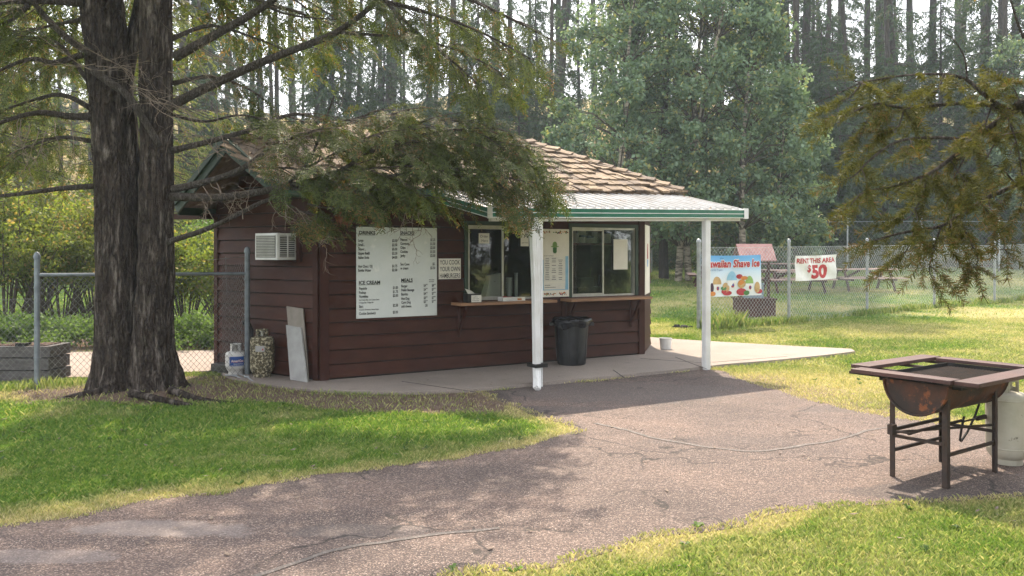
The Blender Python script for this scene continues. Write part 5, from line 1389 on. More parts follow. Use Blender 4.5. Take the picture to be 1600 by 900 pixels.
mb = MB(); mb.box(bx0-.22, bx0+.22, 20.34, 20.62, z_, z_+.34); mb.box(bx0-.235, bx0+.235, 20.33, 20.63, z_+.34, z_+.38); mb.build('body', MT['bluebox'], o)
mb = MB(); mb.box(bx0-.08, bx0+.08, 20.325, 20.34, z_+.2, z_+.24); mb.build('handle', MT['steel'], o)
o.location = (bx0, 20.0, tz(bx0, 20)); o['label'] = 'grey blue box resting on the base of the wishing well'
def picnic(loc, rz, label, L=2.25):
    t = root('picnic_table', loc, label, 'picnic table', 'picnic tables on the fenced lawn', rz)
    def b(name, mb): 
        me_o = mb.build(name, MT['tabletop'] if name in ('table_top', 'bench_seat') else MT['darkred'], None, (0, 0, 0)); me_o.parent = t; return me_o
    mb = MB()
    for k in range(5): mb.box(-L/2, L/2, -.37+k*.15, -.235+k*.15, .72, .76)
    b('table_top', mb)
    for sg in (-1, 1):
        mb = MB()
        for k in range(2): mb.box(-L/2, L/2, sg*.72-.14+k*.145, sg*.72-.005+k*.145, .42, .46)
        b('bench_seat', mb)
    for sx in (-1, 1):
        for sg in (-1, 1):
            mb = MB(); mb.bar((sx*L*.36, sg*.62, 0), (sx*L*.36, sg*.25, .72), .045, .1); b('leg', mb)
        mb = MB(); mb.bar((sx*(L*.36-.05), -.82, .39), (sx*(L*.36-.05), .82, .39), .045, .08); mb.bar((sx*(L*.36-.05), -.35, .69), (sx*(L*.36-.05), .35, .69), .045, .07); b('crosspiece', mb)
        mb = MB(); mb.bar((sx*L*.32, 0, .4), (sx*.12, 0, .7), .045, .07); b('brace', mb)
    return t
def gz_at(px, Y): x = (px-800)/F*Y; return (x, Y, tz(x, Y))
picnic(gz_at(1349, 29.0), R(4), 'picnic table standing clear of the banners, right of the rent sign')
picnic(gz_at(1240, 28.0), R(5), 'picnic table half hidden behind the white rent banner')
picnic(gz_at(1192, 31.5), R(12), 'picnic table just behind the wishing well roof')
picnic(gz_at(1112, 30.0), R(80), 'picnic table whose end peeks out left of the fence corner post')

# ---------------------------------------------------------------- planter box, left
pl = root('planter_box', (-6.6, 10.75, 0), 'weathered grey timber planter box behind the left fence', 'planter')
mb = MB()
for z0, z1, j in ((0.0, .15, 0), (.165, .31, .012), (.325, .46, 0)): mb.box(-8.2, -5.86-j, 10.55-j, 11.05, z0, z1)
mb.build('box', MT['planter'], pl)
mb = MB(); mb.box(-8.1, -5.95, 10.62, 10.98, .40, .47); mb.build('soil', MT['mulch'], pl)
for x in (-7.6, -6.9, -6.25): mb = MB(); mb.box(x-.07, x+.07, 10.58, 10.7, .46, .5); mb.build('cleat', MT['soot'], pl)
# ================================================================== VEGETATION
def nrm(a): return a/np.maximum(np.linalg.norm(a, axis=-1, keepdims=True), 1e-9)
def spray_template(seed, L=.30, nl=.036, nw=.0088, flat=1.0, side=5):
    r = np.random.default_rng(seed); Q = []
    def twig(o, d, l, n):
        for i in range(n):
            t = (i+.6)/n; p = o+d*l*t
            for sg in (-1, 1):
                lat = np.array([-d[1], d[0], 0])*sg
                nd = d*.75+lat*.75+np.array([0, 0, r.uniform(-.5, .5)]); nd /= np.linalg.norm(nd)
                ln = nl*r.uniform(.7, 1.2); wv = np.cross(nd, [r.uniform(-.4, .4), r.uniform(-.4, .4), 1]); wv /= np.linalg.norm(wv); wv *= nw/2
                a = p; b = p+nd*ln
                Q.append([a-wv*.7, a+wv*.7, b+wv, b-wv])
    x = np.array([1., 0, 0])
    twig(np.zeros(3), x, L, 11)
    for k in range(side):
        t = .15+.7*k/side
        for sg in (-1, 1):
            an = sg*r.uniform(.6, .9); d = np.array([math.cos(an), math.sin(an), r.uniform(-.15, .05)]); l = L*(1-t)*r.uniform(.3, .55)
            twig(x*L*t, d, l, max(2, int(l/.021)))
    return np.array(Q)
def place(tmpls, Pp, D, Up, S, droop=.8, r=rng):
    out = []
    D = nrm(D); side = nrm(np.cross(Up, D)); U2 = np.cross(D, side)
    pick = r.integers(0, len(tmpls), len(Pp))
    for k, T in enumerate(tmpls):
        m = pick == k
        if not m.any(): continue
        t = T.reshape(-1, 3); s = S[m][:, None, None]
        v = Pp[m][:, None]+s*(t[None, :, 0:1]*D[m][:, None]+t[None, :, 1:2]*side[m][:, None]+t[None, :, 2:3]*U2[m][:, None])
        v[..., 2] -= droop*(t[None, :, 0]*s[..., 0])**2
        out.append(v.reshape(-1, 3))
    return np.concatenate(out)
TM = [spray_template(i) for i in range(4)]
TMC = [spray_template(i+9, .42, .055, .015, side=4)[::2] for i in range(3)]       # coarser, for crowns out of close view
class Fol:
    def __init__(s, seed): s.P = []; s.D = []; s.U = []; s.S = []; s.r = random.Random(seed); s.twigs = MB()
    def spray(s, p, d, sc):
        s.P.append(tuple(p)); s.D.append(tuple(d)); s.S.append(sc)
        s.U.append((s.r.gauss(0, .35), s.r.gauss(0, .35), 1))
    def verts(s, tm, droop=.8): return place(tm, np.array(s.P), np.array(s.D), np.array(s.U), np.array(s.S), droop)
KD = 1.6; HANG = .7
def smooth_pts(pts, k=4):
    """Catmull-Rom"""
    out = []; n = len(pts)
    for i in range(n-1):
        p0, p1, p2, p3 = pts[max(i-1, 0)], pts[i], pts[i+1], pts[min(i+2, n-1)]
        for j in range(k):
            t = j/k
            out.append(.5*((2*p1)+(p2-p0)*t+(2*p0-5*p1+4*p2-p3)*t*t+(3*p1-p0-3*p2+p3)*t**3))
    out.append(pts[-1]); return out
def dress(fol, pts, f0=.3, sub=.8, step=.11, hang=.45, sc=1.0, dens=.085, keep=1.0, bare=None, mb=None, rsub=.008, spread=1.0):
    """hang sprays from side branchlets along a limb"""
    r = fol.r; L = [0]; step *= KD; dens *= KD; hang *= HANG
    for a, b in zip(pts[:-1], pts[1:]): L.append(L[-1]+(b-a).length)
    tot = L[-1]; s = f0*tot; sg = 1
    def at(x):
        for i in range(len(pts)-1):
            if L[i+1] >= x: t = (x-L[i])/max(L[i+1]-L[i], 1e-6); return pts[i].lerp(pts[i+1], t), (pts[i+1]-pts[i]).normalized()
        return pts[-1], (pts[-1]-pts[-2]).normalized()
    while s < tot:
        p, t = at(s); sg = -sg
        sd = t.cross(Vector((0, 0, 1))).normalized()*sg
        f = (s/tot-f0)/max(1-f0, .01)
        ln = sub*(.45+.75*math.sin(math.pi*min(f*.8+.15, 1)))*r.uniform(.6, 1.15)
        d = (t*r.uniform(.35, .9)+sd*r.uniform(.5, 1.0)*spread+Vector((0, 0, r.uniform(-.35, .12)))).normalized()
        if r.random() < keep:
            q = [p]; dd = d.copy(); n = 5
            for i in range(n):
                dd = (dd+Vector((r.gauss(0, .07), r.gauss(0, .07), -.10*hang*1.6))).normalized(); q.append(q[-1]+dd*ln/n)
            if mb is not None: mb.tube(q, [rsub*(1-.75*i/n) for i in range(n+1)], 4, False)
            x = .12*ln
            k = 0
            while x < ln:
                i = min(int(x/ln*n), n-1); u = x/ln*n-i; pp = q[i].lerp(q[i+1], u); tt = (q[i+1]-q[i]).normalized()
                s2 = tt.cross(Vector((0, 0, 1))).normalized()*(1 if k % 2 else -1)
                v = (tt*.7+s2*r.uniform(.3, .8)+Vector((0, 0, -hang*r.uniform(.4, 1.9)))).normalized()
                fol.spray(pp, v, sc*r.uniform(.6, 1.05)); x += dens*r.uniform(.7, 1.3); k += 1
            fol.spray(q[-1], (dd+Vector((0, 0, -hang*.6))).normalized(), sc)
        s += step*r.uniform(.7, 1.3)
    p, t = at(tot*.999); fol.spray(p, t, sc)
# ------------------------------------------------ the big twin-stemmed fir
TX, TY = -4.27, 9.50
fir = root('fir_tree', (TX, TY, .05), 'big dark twin-stemmed fir in front of the stand, its low boughs over the roof', 'tree')
def stem_mesh(axis_pts, radf, z0, z1, nr=150, ns=88, seed=0, ridge=.022):
    """bark-furrowed stem along axis_pts [(z,x,y)]; radf(z,a)->radius"""
    zs = np.linspace(z0, z1, nr); az = [p[0] for p in axis_pts]; axx = np.interp(zs, az, [p[1] for p in axis_pts]); ayy = np.interp(zs, az, [p[2] for p in axis_pts])
    vs = []
    for i, z in enumerate(zs):
        for k in range(ns):
            a = 2*math.pi*k/ns; ca, sa = math.cos(a), math.sin(a)
            r = radf(z, a)
            n = mnoise.noise(Vector((ca*r*13+seed, sa*r*13, z*1.9)))
            n2 = mnoise.noise(Vector((ca*r*34+seed, sa*r*34, z*6)))
            r += ridge*(1-2.2*abs(n))+.010*n2
            vs.append((axx[i]+ca*r, ayy[i]+sa*r, z))
    m = MB(); m.add(vs, [(i*ns+k, i*ns+(k+1) % ns, (i+1)*ns+(k+1) % ns, (i+1)*ns+k) for i in range(nr-1) for k in range(ns)]); return m
def flare(z, a, r0): 
    f = max(0, 1-z/.75)
    return r0*(1+.08*math.sin(a*3+1)+.05*math.sin(a*5))+f*f*(.07+.06*math.sin(a*4+.6)+.05*math.sin(a*7))
# left stem and right stem as one fused trunk surface each (they grow together below 2.4 m)
XA = P(172, 50, 9.5).x; XB = P(247, 50, 9.5).x
s1 = stem_mesh([(-.1, TX-.20, TY), (1.6, P(185, 0, 9.5).x, TY), (2.34, P(183, 0, 9.5).x, TY), (3.07, P(177, 0, 9.5).x, TY), (3.8, P(167, 0, 9.5).x, TY), (4.54, P(157, 0, 9.5).x, TY), (9, P(120, 0, 9.5).x, TY), (16, P(100, 0, 9.5).x, TY)],
               lambda z, a: flare(z, a, float(np.interp(z, [0, .5, 1.6, 3, 4.5, 9, 15.5], [.29, .255, .225, .218, .205, .15, .04]))), -.1, 15.5, 300)
s1.build('trunk', MT['bark'], fir, smooth='all')
s2 = stem_mesh([(-.1, TX+.20, TY-.02), (.6, P(238, 0, 9.5).x, TY-.03), (1.6, P(244, 0, 9.5).x, TY-.03), (4.5, P(247, 0, 9.5).x, TY-.08), (9, P(262, 0, 9.5).x, TY), (15, P(290, 0, 9.5).x, TY)],
               lambda z, a: flare(z, a, float(np.interp(z, [0, .5, 1.6, 3, 4.5, 9, 14.5], [.24, .205, .172, .155, .15, .12, .03]))), -.1, 14.5, 280, seed=30)
s2.build('trunk', MT['bark'], fir, smooth='all')
# thin third stem leaning behind
m = MB(); m.tube(smooth_pts([P(196, 125, 9.75), P(208, 60, 9.8), P(222, 0, 9.85), P(235, -120, 9.9), P(250, -350, 10)]), [.085]*16+[.03], 12, True); m.build('trunk', MT['bark'], fir, smooth='all')
limbs = MB(); subs = MB(); fol = Fol(3)
def limb(pxs, r0, r1=.01, **kw):
    pts = smooth_pts([P(*q) for q in pxs])
    n = len(pts)
    limbs.tube(pts, [r0+(r1-r0)*(i/(n-1))**.8 for i in range(n)], 8)
    if kw is not None and kw.get('f0', 0) < 1: dress(fol, pts, mb=subs, **kw)
    return pts
limb([(262, 168, 9.3), (310, 143, 9.2), (400, 101, 9.05), (464, 76, 8.95), (521, 53, 8.85), (567, 21, 8.8), (600, -10, 8.7)], .062, .025, f0=.62, sub=.45, hang=.6)
limb([(274, 89, 9.3), (330, 58, 9.2), (400, 18, 9.1), (470, -30, 9.0), (560, -80, 8.9)], .06, .025, f0=.5, sub=.6, hang=.8)
limb([(521, 50, 8.85), (590, 55, 8.8), (649, 59, 8.75), (730, 85, 8.7), (790, 118, 8.7)], .02, .006, f0=.3, sub=.55, hang=.6, step=.09)
limb([(270, 235, 9.3), (331, 220, 9.2), (400, 200, 9.1), (460, 178, 9.0), (530, 190, 9.0), (600, 170, 9.0)], .04, .008, f0=.35, sub=.7, hang=.6, step=.08)
limb([(440, 293, 8.9), (480, 262, 8.85), (540, 232, 8.8), (610, 205, 8.8), (680, 200, 8.8)], .016, .004, f0=.1, sub=.7, hang=.7, step=.06, dens=.065)
limb([(380, 262, 9.0), (440, 262, 8.9), (510, 268, 8.85), (590, 262, 8.8), (660, 258, 8.8)], .014, .004, f0=.15, sub=.6, hang=.7, step=.06, dens=.065)
limb([(270, 296, 9.2), (330, 282, 9.1), (380, 262, 9.0), (430, 226, 8.95), (470, 210, 8.9), (560, 190, 8.9), (640, 172, 8.9)], .045, .008, f0=.36, sub=.75, hang=.7, step=.06, dens=.07)
limb([(268, 307, 9.15), (350, 308, 9.0), (440, 293, 8.9), (506, 278, 8.85), (549, 257, 8.8), (568, 237, 8.8), (602, 226, 8.8), (690, 205, 8.8), (770, 205, 8.8)], .05, .008, f0=.42, sub=.8, hang=.6, step=.055, dens=.065)
limb([(568, 240, 8.8), (650, 222, 8.75), (740, 218, 8.75), (800, 240, 8.8), (842, 268, 8.8)], .022, .005, f0=.1, sub=.75, hang=.7, step=.05, dens=.06)
limb([(506, 278, 8.85), (600, 276, 8.75), (690, 262, 8.7), (770, 275, 8.75), (835, 285, 8.75)], .022, .005, f0=.12, sub=.7, hang=.75, step=.05, dens=.06)
limb([(440, 293, 8.9), (520, 300, 8.75), (590, 296, 8.7), (650, 302, 8.7), (720, 318, 8.75)], .018, .004, f0=.25, sub=.28, hang=.6, step=.09)
limb([(600, 226, 8.8), (660, 190, 8.9), (730, 190, 8.95), (790, 205, 8.95), (830, 225, 9)], .018, .004, f0=.1, sub=.6, hang=.5, step=.07)
limb([(262, 378, 9.15), (330, 355, 9.0), (400, 320, 8.95), (430, 305, 8.95), (480, 255, 8.9), (500, 210, 8.85), (522, 150, 8.8)], .034, .008, f0=.72, sub=.35, hang=.3, keep=.5)
limb([(480, 318, 8.85), (510, 325, 8.8), (545, 322, 8.75), (585, 308, 8.7)], .010, .004, f0=.0, sub=.26, hang=.6, step=.09)
limb([(430, 305, 8.95), (470, 330, 8.9), (495, 336, 8.85), (522, 345, 8.8)], .012, .004, f0=.2, sub=.28, hang=.6, step=.07)
# left side
limb([(146, 291, 9.2), (100, 294, 9.1), (60, 299, 9.0), (0, 306, 8.9), (-120, 310, 8.7)], .034, .015, f0=.75, sub=.5, hang=.5)
limb([(142, 182, 9.2), (110, 182, 9.1), (60, 176, 9.0), (0, 192, 8.9), (-90, 230, 8.8)], .05, .012, f0=.35, sub=.5, hang=.9, keep=.8)
limb([(140, 168, 9.3), (95, 148, 9.5), (40, 160, 9.7), (-40, 190, 9.9)], .035, .01, f0=.3, sub=.7, hang=.9)
limb([(147, 85, 9.2), (108, 62, 9.1), (70, 25, 9.0), (48, -5, 8.9), (20, -60, 8.9)], .045, .02, f0=.9, sub=.5, hang=.6)
limb([(130, 85, 9.3), (85, 98, 9.2), (50, 92, 9.1), (0, 110, 9.0), (-60, 150, 8.9)], .04, .01, f0=.15, sub=.75, hang=1.0, step=.08, keep=.7)
limb([(130, 5, 9.3), (70, 2, 9.2), (0, 5, 9.1), (-100, 30, 9.0)], .05, .015, f0=.2, sub=.7, hang=1.1, step=.1, keep=.7)
limb([(45, 8, 9.1), (20, 30, 9.1), (-10, 40, 9.0)], .03, .01, f0=.1, sub=.5, hang=.8)
limb([(142, 107, 9.1), (170, 128, 9.05), (199, 149, 9.05), (228, 192, 9.1), (249, 228, 9.15)], .045, .04, f0=2)
for q in ([(140, 220, 9.6), (90, 215, 10.0), (30, 235, 10.4), (-40, 270, 10.6)], [(140, 130, 9.7), (80, 60, 10.3), (10, 70, 10.8)], [(130, 30, 9.7), (60, 45, 10.5), (-20, 70, 11)]):
    limb(q, .03, .008, f0=.2, sub=.8, hang=1.1, step=.1)
# boughs hanging in from above the frame
limb([(262, -60, 9.4), (400, -40, 9.1), (520, -15, 8.9), (640, 12, 8.8), (740, 45, 8.7), (835, 95, 8.6)], .055, .006, f0=.45, sub=.7, hang=.7, step=.09)
limb([(262, -110, 9.4), (420, -95, 9.0), (560, -60, 8.7), (700, -15, 8.5), (800, 30, 8.4), (860, 62, 8.4)], .055, .006, f0=.45, sub=.65, hang=.7, step=.12)
limb([(560, -40, 8.8), (640, 40, 8.7), (700, 90, 8.6), (745, 130, 8.6), (755, 150, 8.6)], .02, .005, f0=.1, sub=.55, hang=.7, step=.07)
limb([(262, -20, 9.5), (350, -25, 9.8), (440, 20, 10.0), (520, 30, 10.2)], .04, .006, f0=.25, sub=.7, hang=.8, step=.1, keep=.45)
limb([(270, 60, 9.5), (330, 40, 9.9), (400, 60, 10.2), (450, 80, 10.4)], .03, .006, f0=.25, sub=.6, hang=.8, keep=.4)
limb([(272, 130, 9.6), (330, 120, 10.0), (390, 140, 10.2), (430, 170, 10.3)], .03, .006, f0=.3, sub=.6, hang=.9, keep=.45)
limb([(272, 180, 9.6), (320, 190, 9.9), (380, 180, 10.1), (440, 200, 10.2)], .025, .006, f0=.2, sub=.5, hang=.8, keep=.5)
limbs.build('limbs', MT['limb'], fir, smooth='all')
subs.build('twigs', MT['twig'], fir)
# bare dead twigs in the middle of the tree
m = MB(); rr = random.Random(12)
def deadtwig(p, d, L, r0, depth=2):
    pts = [p]; n = 6
    for i in range(n):
        d = (d+Vector((rr.gauss(0, .22), rr.gauss(0, .22), rr.gauss(-.02, .2)))).normalized(); pts.append(pts[-1]+d*L/n)
        if depth and rr.random() < .65: deadtwig(pts[-1], (d+Vector((rr.gauss(0, .8), rr.gauss(0, .8), rr.gauss(0, .6)))).normalized(), L*.5, r0*.6, depth-1)
    m.tube(pts, [r0*(1-.7*i/n) for i in range(n+1)], 4, False)
for (px, py, Y, a, b, L) in ((150, 100, 9.05, 1, 0, .9), (200, 130, 9.0, 1, -.1, .8), (160, 105, 9.05, -1, .2, .8), (235, 150, 9.0, 1, -.4, .7), (420, 230, 8.9, .8, -.3, .7), (400, 250, 8.9, .6, .4, .6),
                             (440, 220, 8.9, 1, -.1, .7), (380, 262, 8.9, .3, .8, .5), (360, 240, 8.9, -.4, .6, .5), (430, 305, 8.9, .4, -.6, .5), (330, 282, 9, .4, -.7, .4), (475, 330, 8.8, .5, -.5, .5), (640, 320, 8.7, -.2, -.7, .4),
                             (330, 352, 8.95, .1, .8, .3), (370, 335, 8.95, .3, .7, .3), (275, 110, 9.2, 1, .1, .8), (60, 200, 9, -.2, -1, .6), (100, 190, 9.05, .2, -1, .5), (300, 70, 9.2, .8, -.5, .7), (30, 190, 8.9, -.3, -1, .6)):
    for k in range(3): deadtwig(P(px+rr.uniform(-15, 15), py+rr.uniform(-10, 10), Y), Vector((a, rr.uniform(-.6, .3), b)).normalized(), L*rr.uniform(.6, 1.2), .0055)
m.build('dead_twigs', MT['drytwig'], fir)
npmesh('needles', fol.verts(TM, .6), None, MT['fir'], fir)
# dead red sprig
f3 = Fol(5)
for k in range(26): f3.spray(P(540+rr.uniform(-9, 9), 322+rr.uniform(0, 18), 8.7), (rr.gauss(0, .25), rr.gauss(0, .25), -1), rr.uniform(.3, .5))
npmesh('dead_sprig', f3.verts(TM, 0), None, MT['fir_red'], fir)
# the rest of the crown, above and around
cl = MB(); f2 = Fol(8); rr = random.Random(21)
z = 4.7
while z < 15.5:
    for k in range(5):
        a = rr.uniform(0, 2*math.pi); fr = (z-4.7)/10.8
        L = (4.7*(1-fr)**.8+.5)*rr.uniform(.7, 1.1)
        if math.sin(a) < -.1 and z < 6: z_off = .5
        else: z_off = 0
        if z < 6.2 and math.sin(a) < 0 and math.cos(a) > .2: L *= .75
        if math.sin(a) > .1 and z < 7.2: L *= .6
        ox = TX+(.25 if math.cos(a) > 0 else -.35); p = Vector((ox, TY, z+z_off)); pts = [p]; d = Vector((math.cos(a), math.sin(a), rr.uniform(.0, .35))).normalized()
        n = 8
        for i in range(n): d = (d+Vector((rr.gauss(0, .05), rr.gauss(0, .05), -.035))).normalized(); pts.append(pts[-1]+d*L/n)
        cl.tube(pts, [.05*(1-fr*.5)*(1-.85*i/n) for i in range(n+1)], 6, False)
        dress(f2, pts, f0=.22, sub=.95*(1-fr*.5), step=.26, hang=.5, sc=1.15, dens=.2, mb=cl, rsub=.007)
    z += .30
cl.build('upper_limbs', MT['limb'], fir)
npmesh('upper_needles', f2.verts(TMC, .5), None, MT['fir'], fir)
# surface roots and stones on the mound
for (a, b, c_) in (((-4.5, 9.15, .13), (-4.8, 9.02, .08), (-5.1, 9.0, .0)), ((-3.75, 9.15, .14), (-3.3, 8.95, .06), (-2.8, 9.0, .0)), ((-4.1, 8.95, .14), (-3.6, 8.78, .08), (-3.3, 8.8, .02))):
    m = MB(); m.tube(smooth_pts([Vector(a), Vector(b), Vector(c_)]), [.05, .045, .04, .035, .032, .028, .024, .02, .012], 8); m.build('root', MT['bark'], fir, smooth='all')

# ------------------------------------------------ near fir bough on the right
def near_template(seed):
    r = np.random.default_rng(seed); Q = []
    L = .14; n = 85
    for i in range(n):
        t = i/n; a = r.uniform(0, 2*np.pi); p = np.array([L*t, 0, 0])
        nd = np.array([r.uniform(.35, .8), math.cos(a), math.sin(a)*.75+.12]); nd /= np.linalg.norm(nd)
        ln = .026*r.uniform(.75, 1.15); wv = np.cross(nd, r.normal(size=3)); wv /= np.linalg.norm(wv); wv *= .0013
        Q.append([p-wv, p+wv, p+nd*ln+wv*.8, p+nd*ln-wv*.8])
    return np.array(Q)
NT = [near_template(40+i) for i in range(4)]
nf = root('fir_tree', (3.7, 3.6, 0), 'near fir just off the right edge, its backlit bough hanging above the grill', 'tree')
KD = 2.1; rr_n = random.Random(55); nl_, nt_ = MB(), MB(); fn_ = Fol(31)
nl_.tube([(3.7, 3.6, -.1), (3.7, 3.6, 1.5), (3.68, 3.62, 4), (3.66, 3.6, 7), (3.65, 3.6, 9.5)], [.2, .17, .14, .08, .02], 20)
def nlimb(pxs, r0, r1, f0=0.0, sub=.30, step=.045, hang=.3, keep=1., dens=.055, base=None):
    pts = [P(*q) for q in pxs]
    if base: pts = [Vector(base)]+pts
    if f0 < 1: pts[-1] = pts[-2].lerp(pts[-1], .55); sub *= .8
    pts = smooth_pts(pts); n = len(pts)
    nl_.tube(pts, [r0+(r1-r0)*i/(n-1) for i in range(n)], 7)
    if f0 < 1: dress(fn_, pts, f0=f0, sub=sub, step=step, hang=hang, sc=1.0, dens=dens, mb=nt_, rsub=.0028, keep=keep)
Y0 = 3.25
nlimb([(1640, 150, Y0), (1600, 167, Y0), (1573, 180, Y0), (1520, 218, Y0), (1484, 249, Y0), (1449, 273, Y0), (1410, 283, Y0)], .016, .005, f0=.42, sub=.16, step=.05, base=(3.68, 3.6, 2.6))
nlimb([(1578, 172, Y0), (1527, 162, Y0), (1467, 164, Y0), (1413, 169, Y0), (1370, 162, Y0-.05), (1320, 180, Y0-.05), (1285, 195, Y0-.05)], .009, .002, f0=.2, sub=.17, step=.05)
nlimb([(1573, 172, Y0), (1540, 150, Y0), (1511, 125, Y0+.05), (1475, 116, Y0+.05), (1413, 118, Y0+.1), (1347, 128, Y0+.1), (1322, 122, Y0+.1)], .009, .002, f0=.15, sub=.16, step=.055)
nlimb([(1511, 218, Y0), (1449, 215, Y0-.05), (1400, 222, Y0-.1), (1360, 249, Y0-.1), (1338, 272, Y0-.12), (1312, 285, Y0-.12)], .007, .002, f0=.1, sub=.17, step=.045)
nlimb([(1449, 273, Y0), (1400, 290, Y0), (1350, 300, Y0), (1310, 340, Y0)], .005, .002, f0=.05, sub=.17, step=.05)
nlimb([(1640, 268, Y0+.1), (1600, 284, Y0+.1), (1547, 307, Y0), (1511, 329, Y0), (1471, 353, Y0), (1430, 360, Y0), (1392, 368, Y0-.05), (1345, 382, Y0-.05)], .012, .003, f0=.2, sub=.17, step=.045, base=(3.66, 3.6, 2.2))
for q in ([(1471, 353), (1460, 385), (1452, 420), (1462, 448)], [(1500, 345), (1515, 375), (1528, 405), (1512, 432)], [(1535, 320), (1555, 350), (1570, 385), (1552, 395)], [(1430, 360), (1420, 385), (1405, 410)], [(1449, 273), (1440, 310), (1420, 340), (1400, 345)],
          [(1573, 180), (1590, 230), (1600, 300), (1590, 340)], [(1520, 218), (1500, 260), (1480, 300)], [(1484, 249), (1510, 290), (1500, 320)], [(1367, 164), (1350, 200), (1335, 235)], [(1413, 169), (1405, 195), (1380, 215)], [(1347, 128), (1330, 150), (1300, 165)],
          [(1490, 338), (1480, 372), (1490, 400)], [(1600, 180), (1585, 140), (1560, 118)], [(1550, 165), (1540, 195), (1555, 225)], [(1475, 116), (1465, 140), (1440, 150)]):
    nlimb([(a, b, Y0-.03*i) for i, (a, b) in enumerate(q)], .004, .0015, f0=.05, sub=.10, step=.04)
nlimb([(1511, 125, Y0), (1507, 90, Y0), (1490, 62, Y0), (1475, 52, Y0)], .004, .0015, f0=2)
nlimb([(1600, 60, Y0), (1588, 30, Y0), (1578, -5, Y0)], .006, .003, f0=2)
nlimb([(1347, 128, Y0+.1), (1300, 150, Y0+.1), (1255, 168, Y0+.1)], .003, .001, f0=2)
for q in ([(1500, 330), (1470, 300), (1440, 290)], [(1590, 290), (1560, 260), (1535, 265)], [(1540, 250), (1560, 215), (1590, 205)]): nlimb([(a, b, Y0) for a, b in q], .004, .0015, f0=.1, sub=.12, step=.05)
# its crown above the frame
KD = 1.5
rr = random.Random(77); f4 = Fol(78); z = 4.2
while z < 9.3:
    for k in range(4):
        a = rr.uniform(0, 6.28); L = 1.7*(9.8-z)/5.6+.2; pts = [Vector((3.67, 3.6, z))]; d = Vector((math.cos(a), math.sin(a), .05))
        for i in range(6): d = (d+Vector((0, 0, -.06))).normalized(); pts.append(pts[-1]+d*L/6)
        nl_.tube(pts, [.02*(1-.8*i/6) for i in range(7)], 5, False); dress(f4, pts, f0=.2, sub=.6, step=.16, sc=1, dens=.14, mb=nl_, rsub=.005)
    z += .28
nl_.build('limbs', MT['limb'], nf, smooth='all'); nt_.build('twigs', MT['twig'], nf)
for L_ in (fn_.P, fn_.D, fn_.S, fn_.U): pass
q0 = list(zip(fn_.P, fn_.D, fn_.S))
for p_, d_, s_ in q0:
    for w in range(2):
        j = [rr_n.gauss(0, .32) for _ in range(3)]
        fn_.spray((p_[0]+rr_n.gauss(0, .006), p_[1]+rr_n.gauss(0, .006), p_[2]+rr_n.gauss(0, .006)), (d_[0]+j[0], d_[1]+j[1], d_[2]+j[2]*.8), s_*rr_n.uniform(.5, .85))
npmesh('needles', fn_.verts(NT, .3), None, MT['fir_near'], nf)
npmesh('upper_needles', f4.verts(TMC, .5), None, MT['fir'], nf)

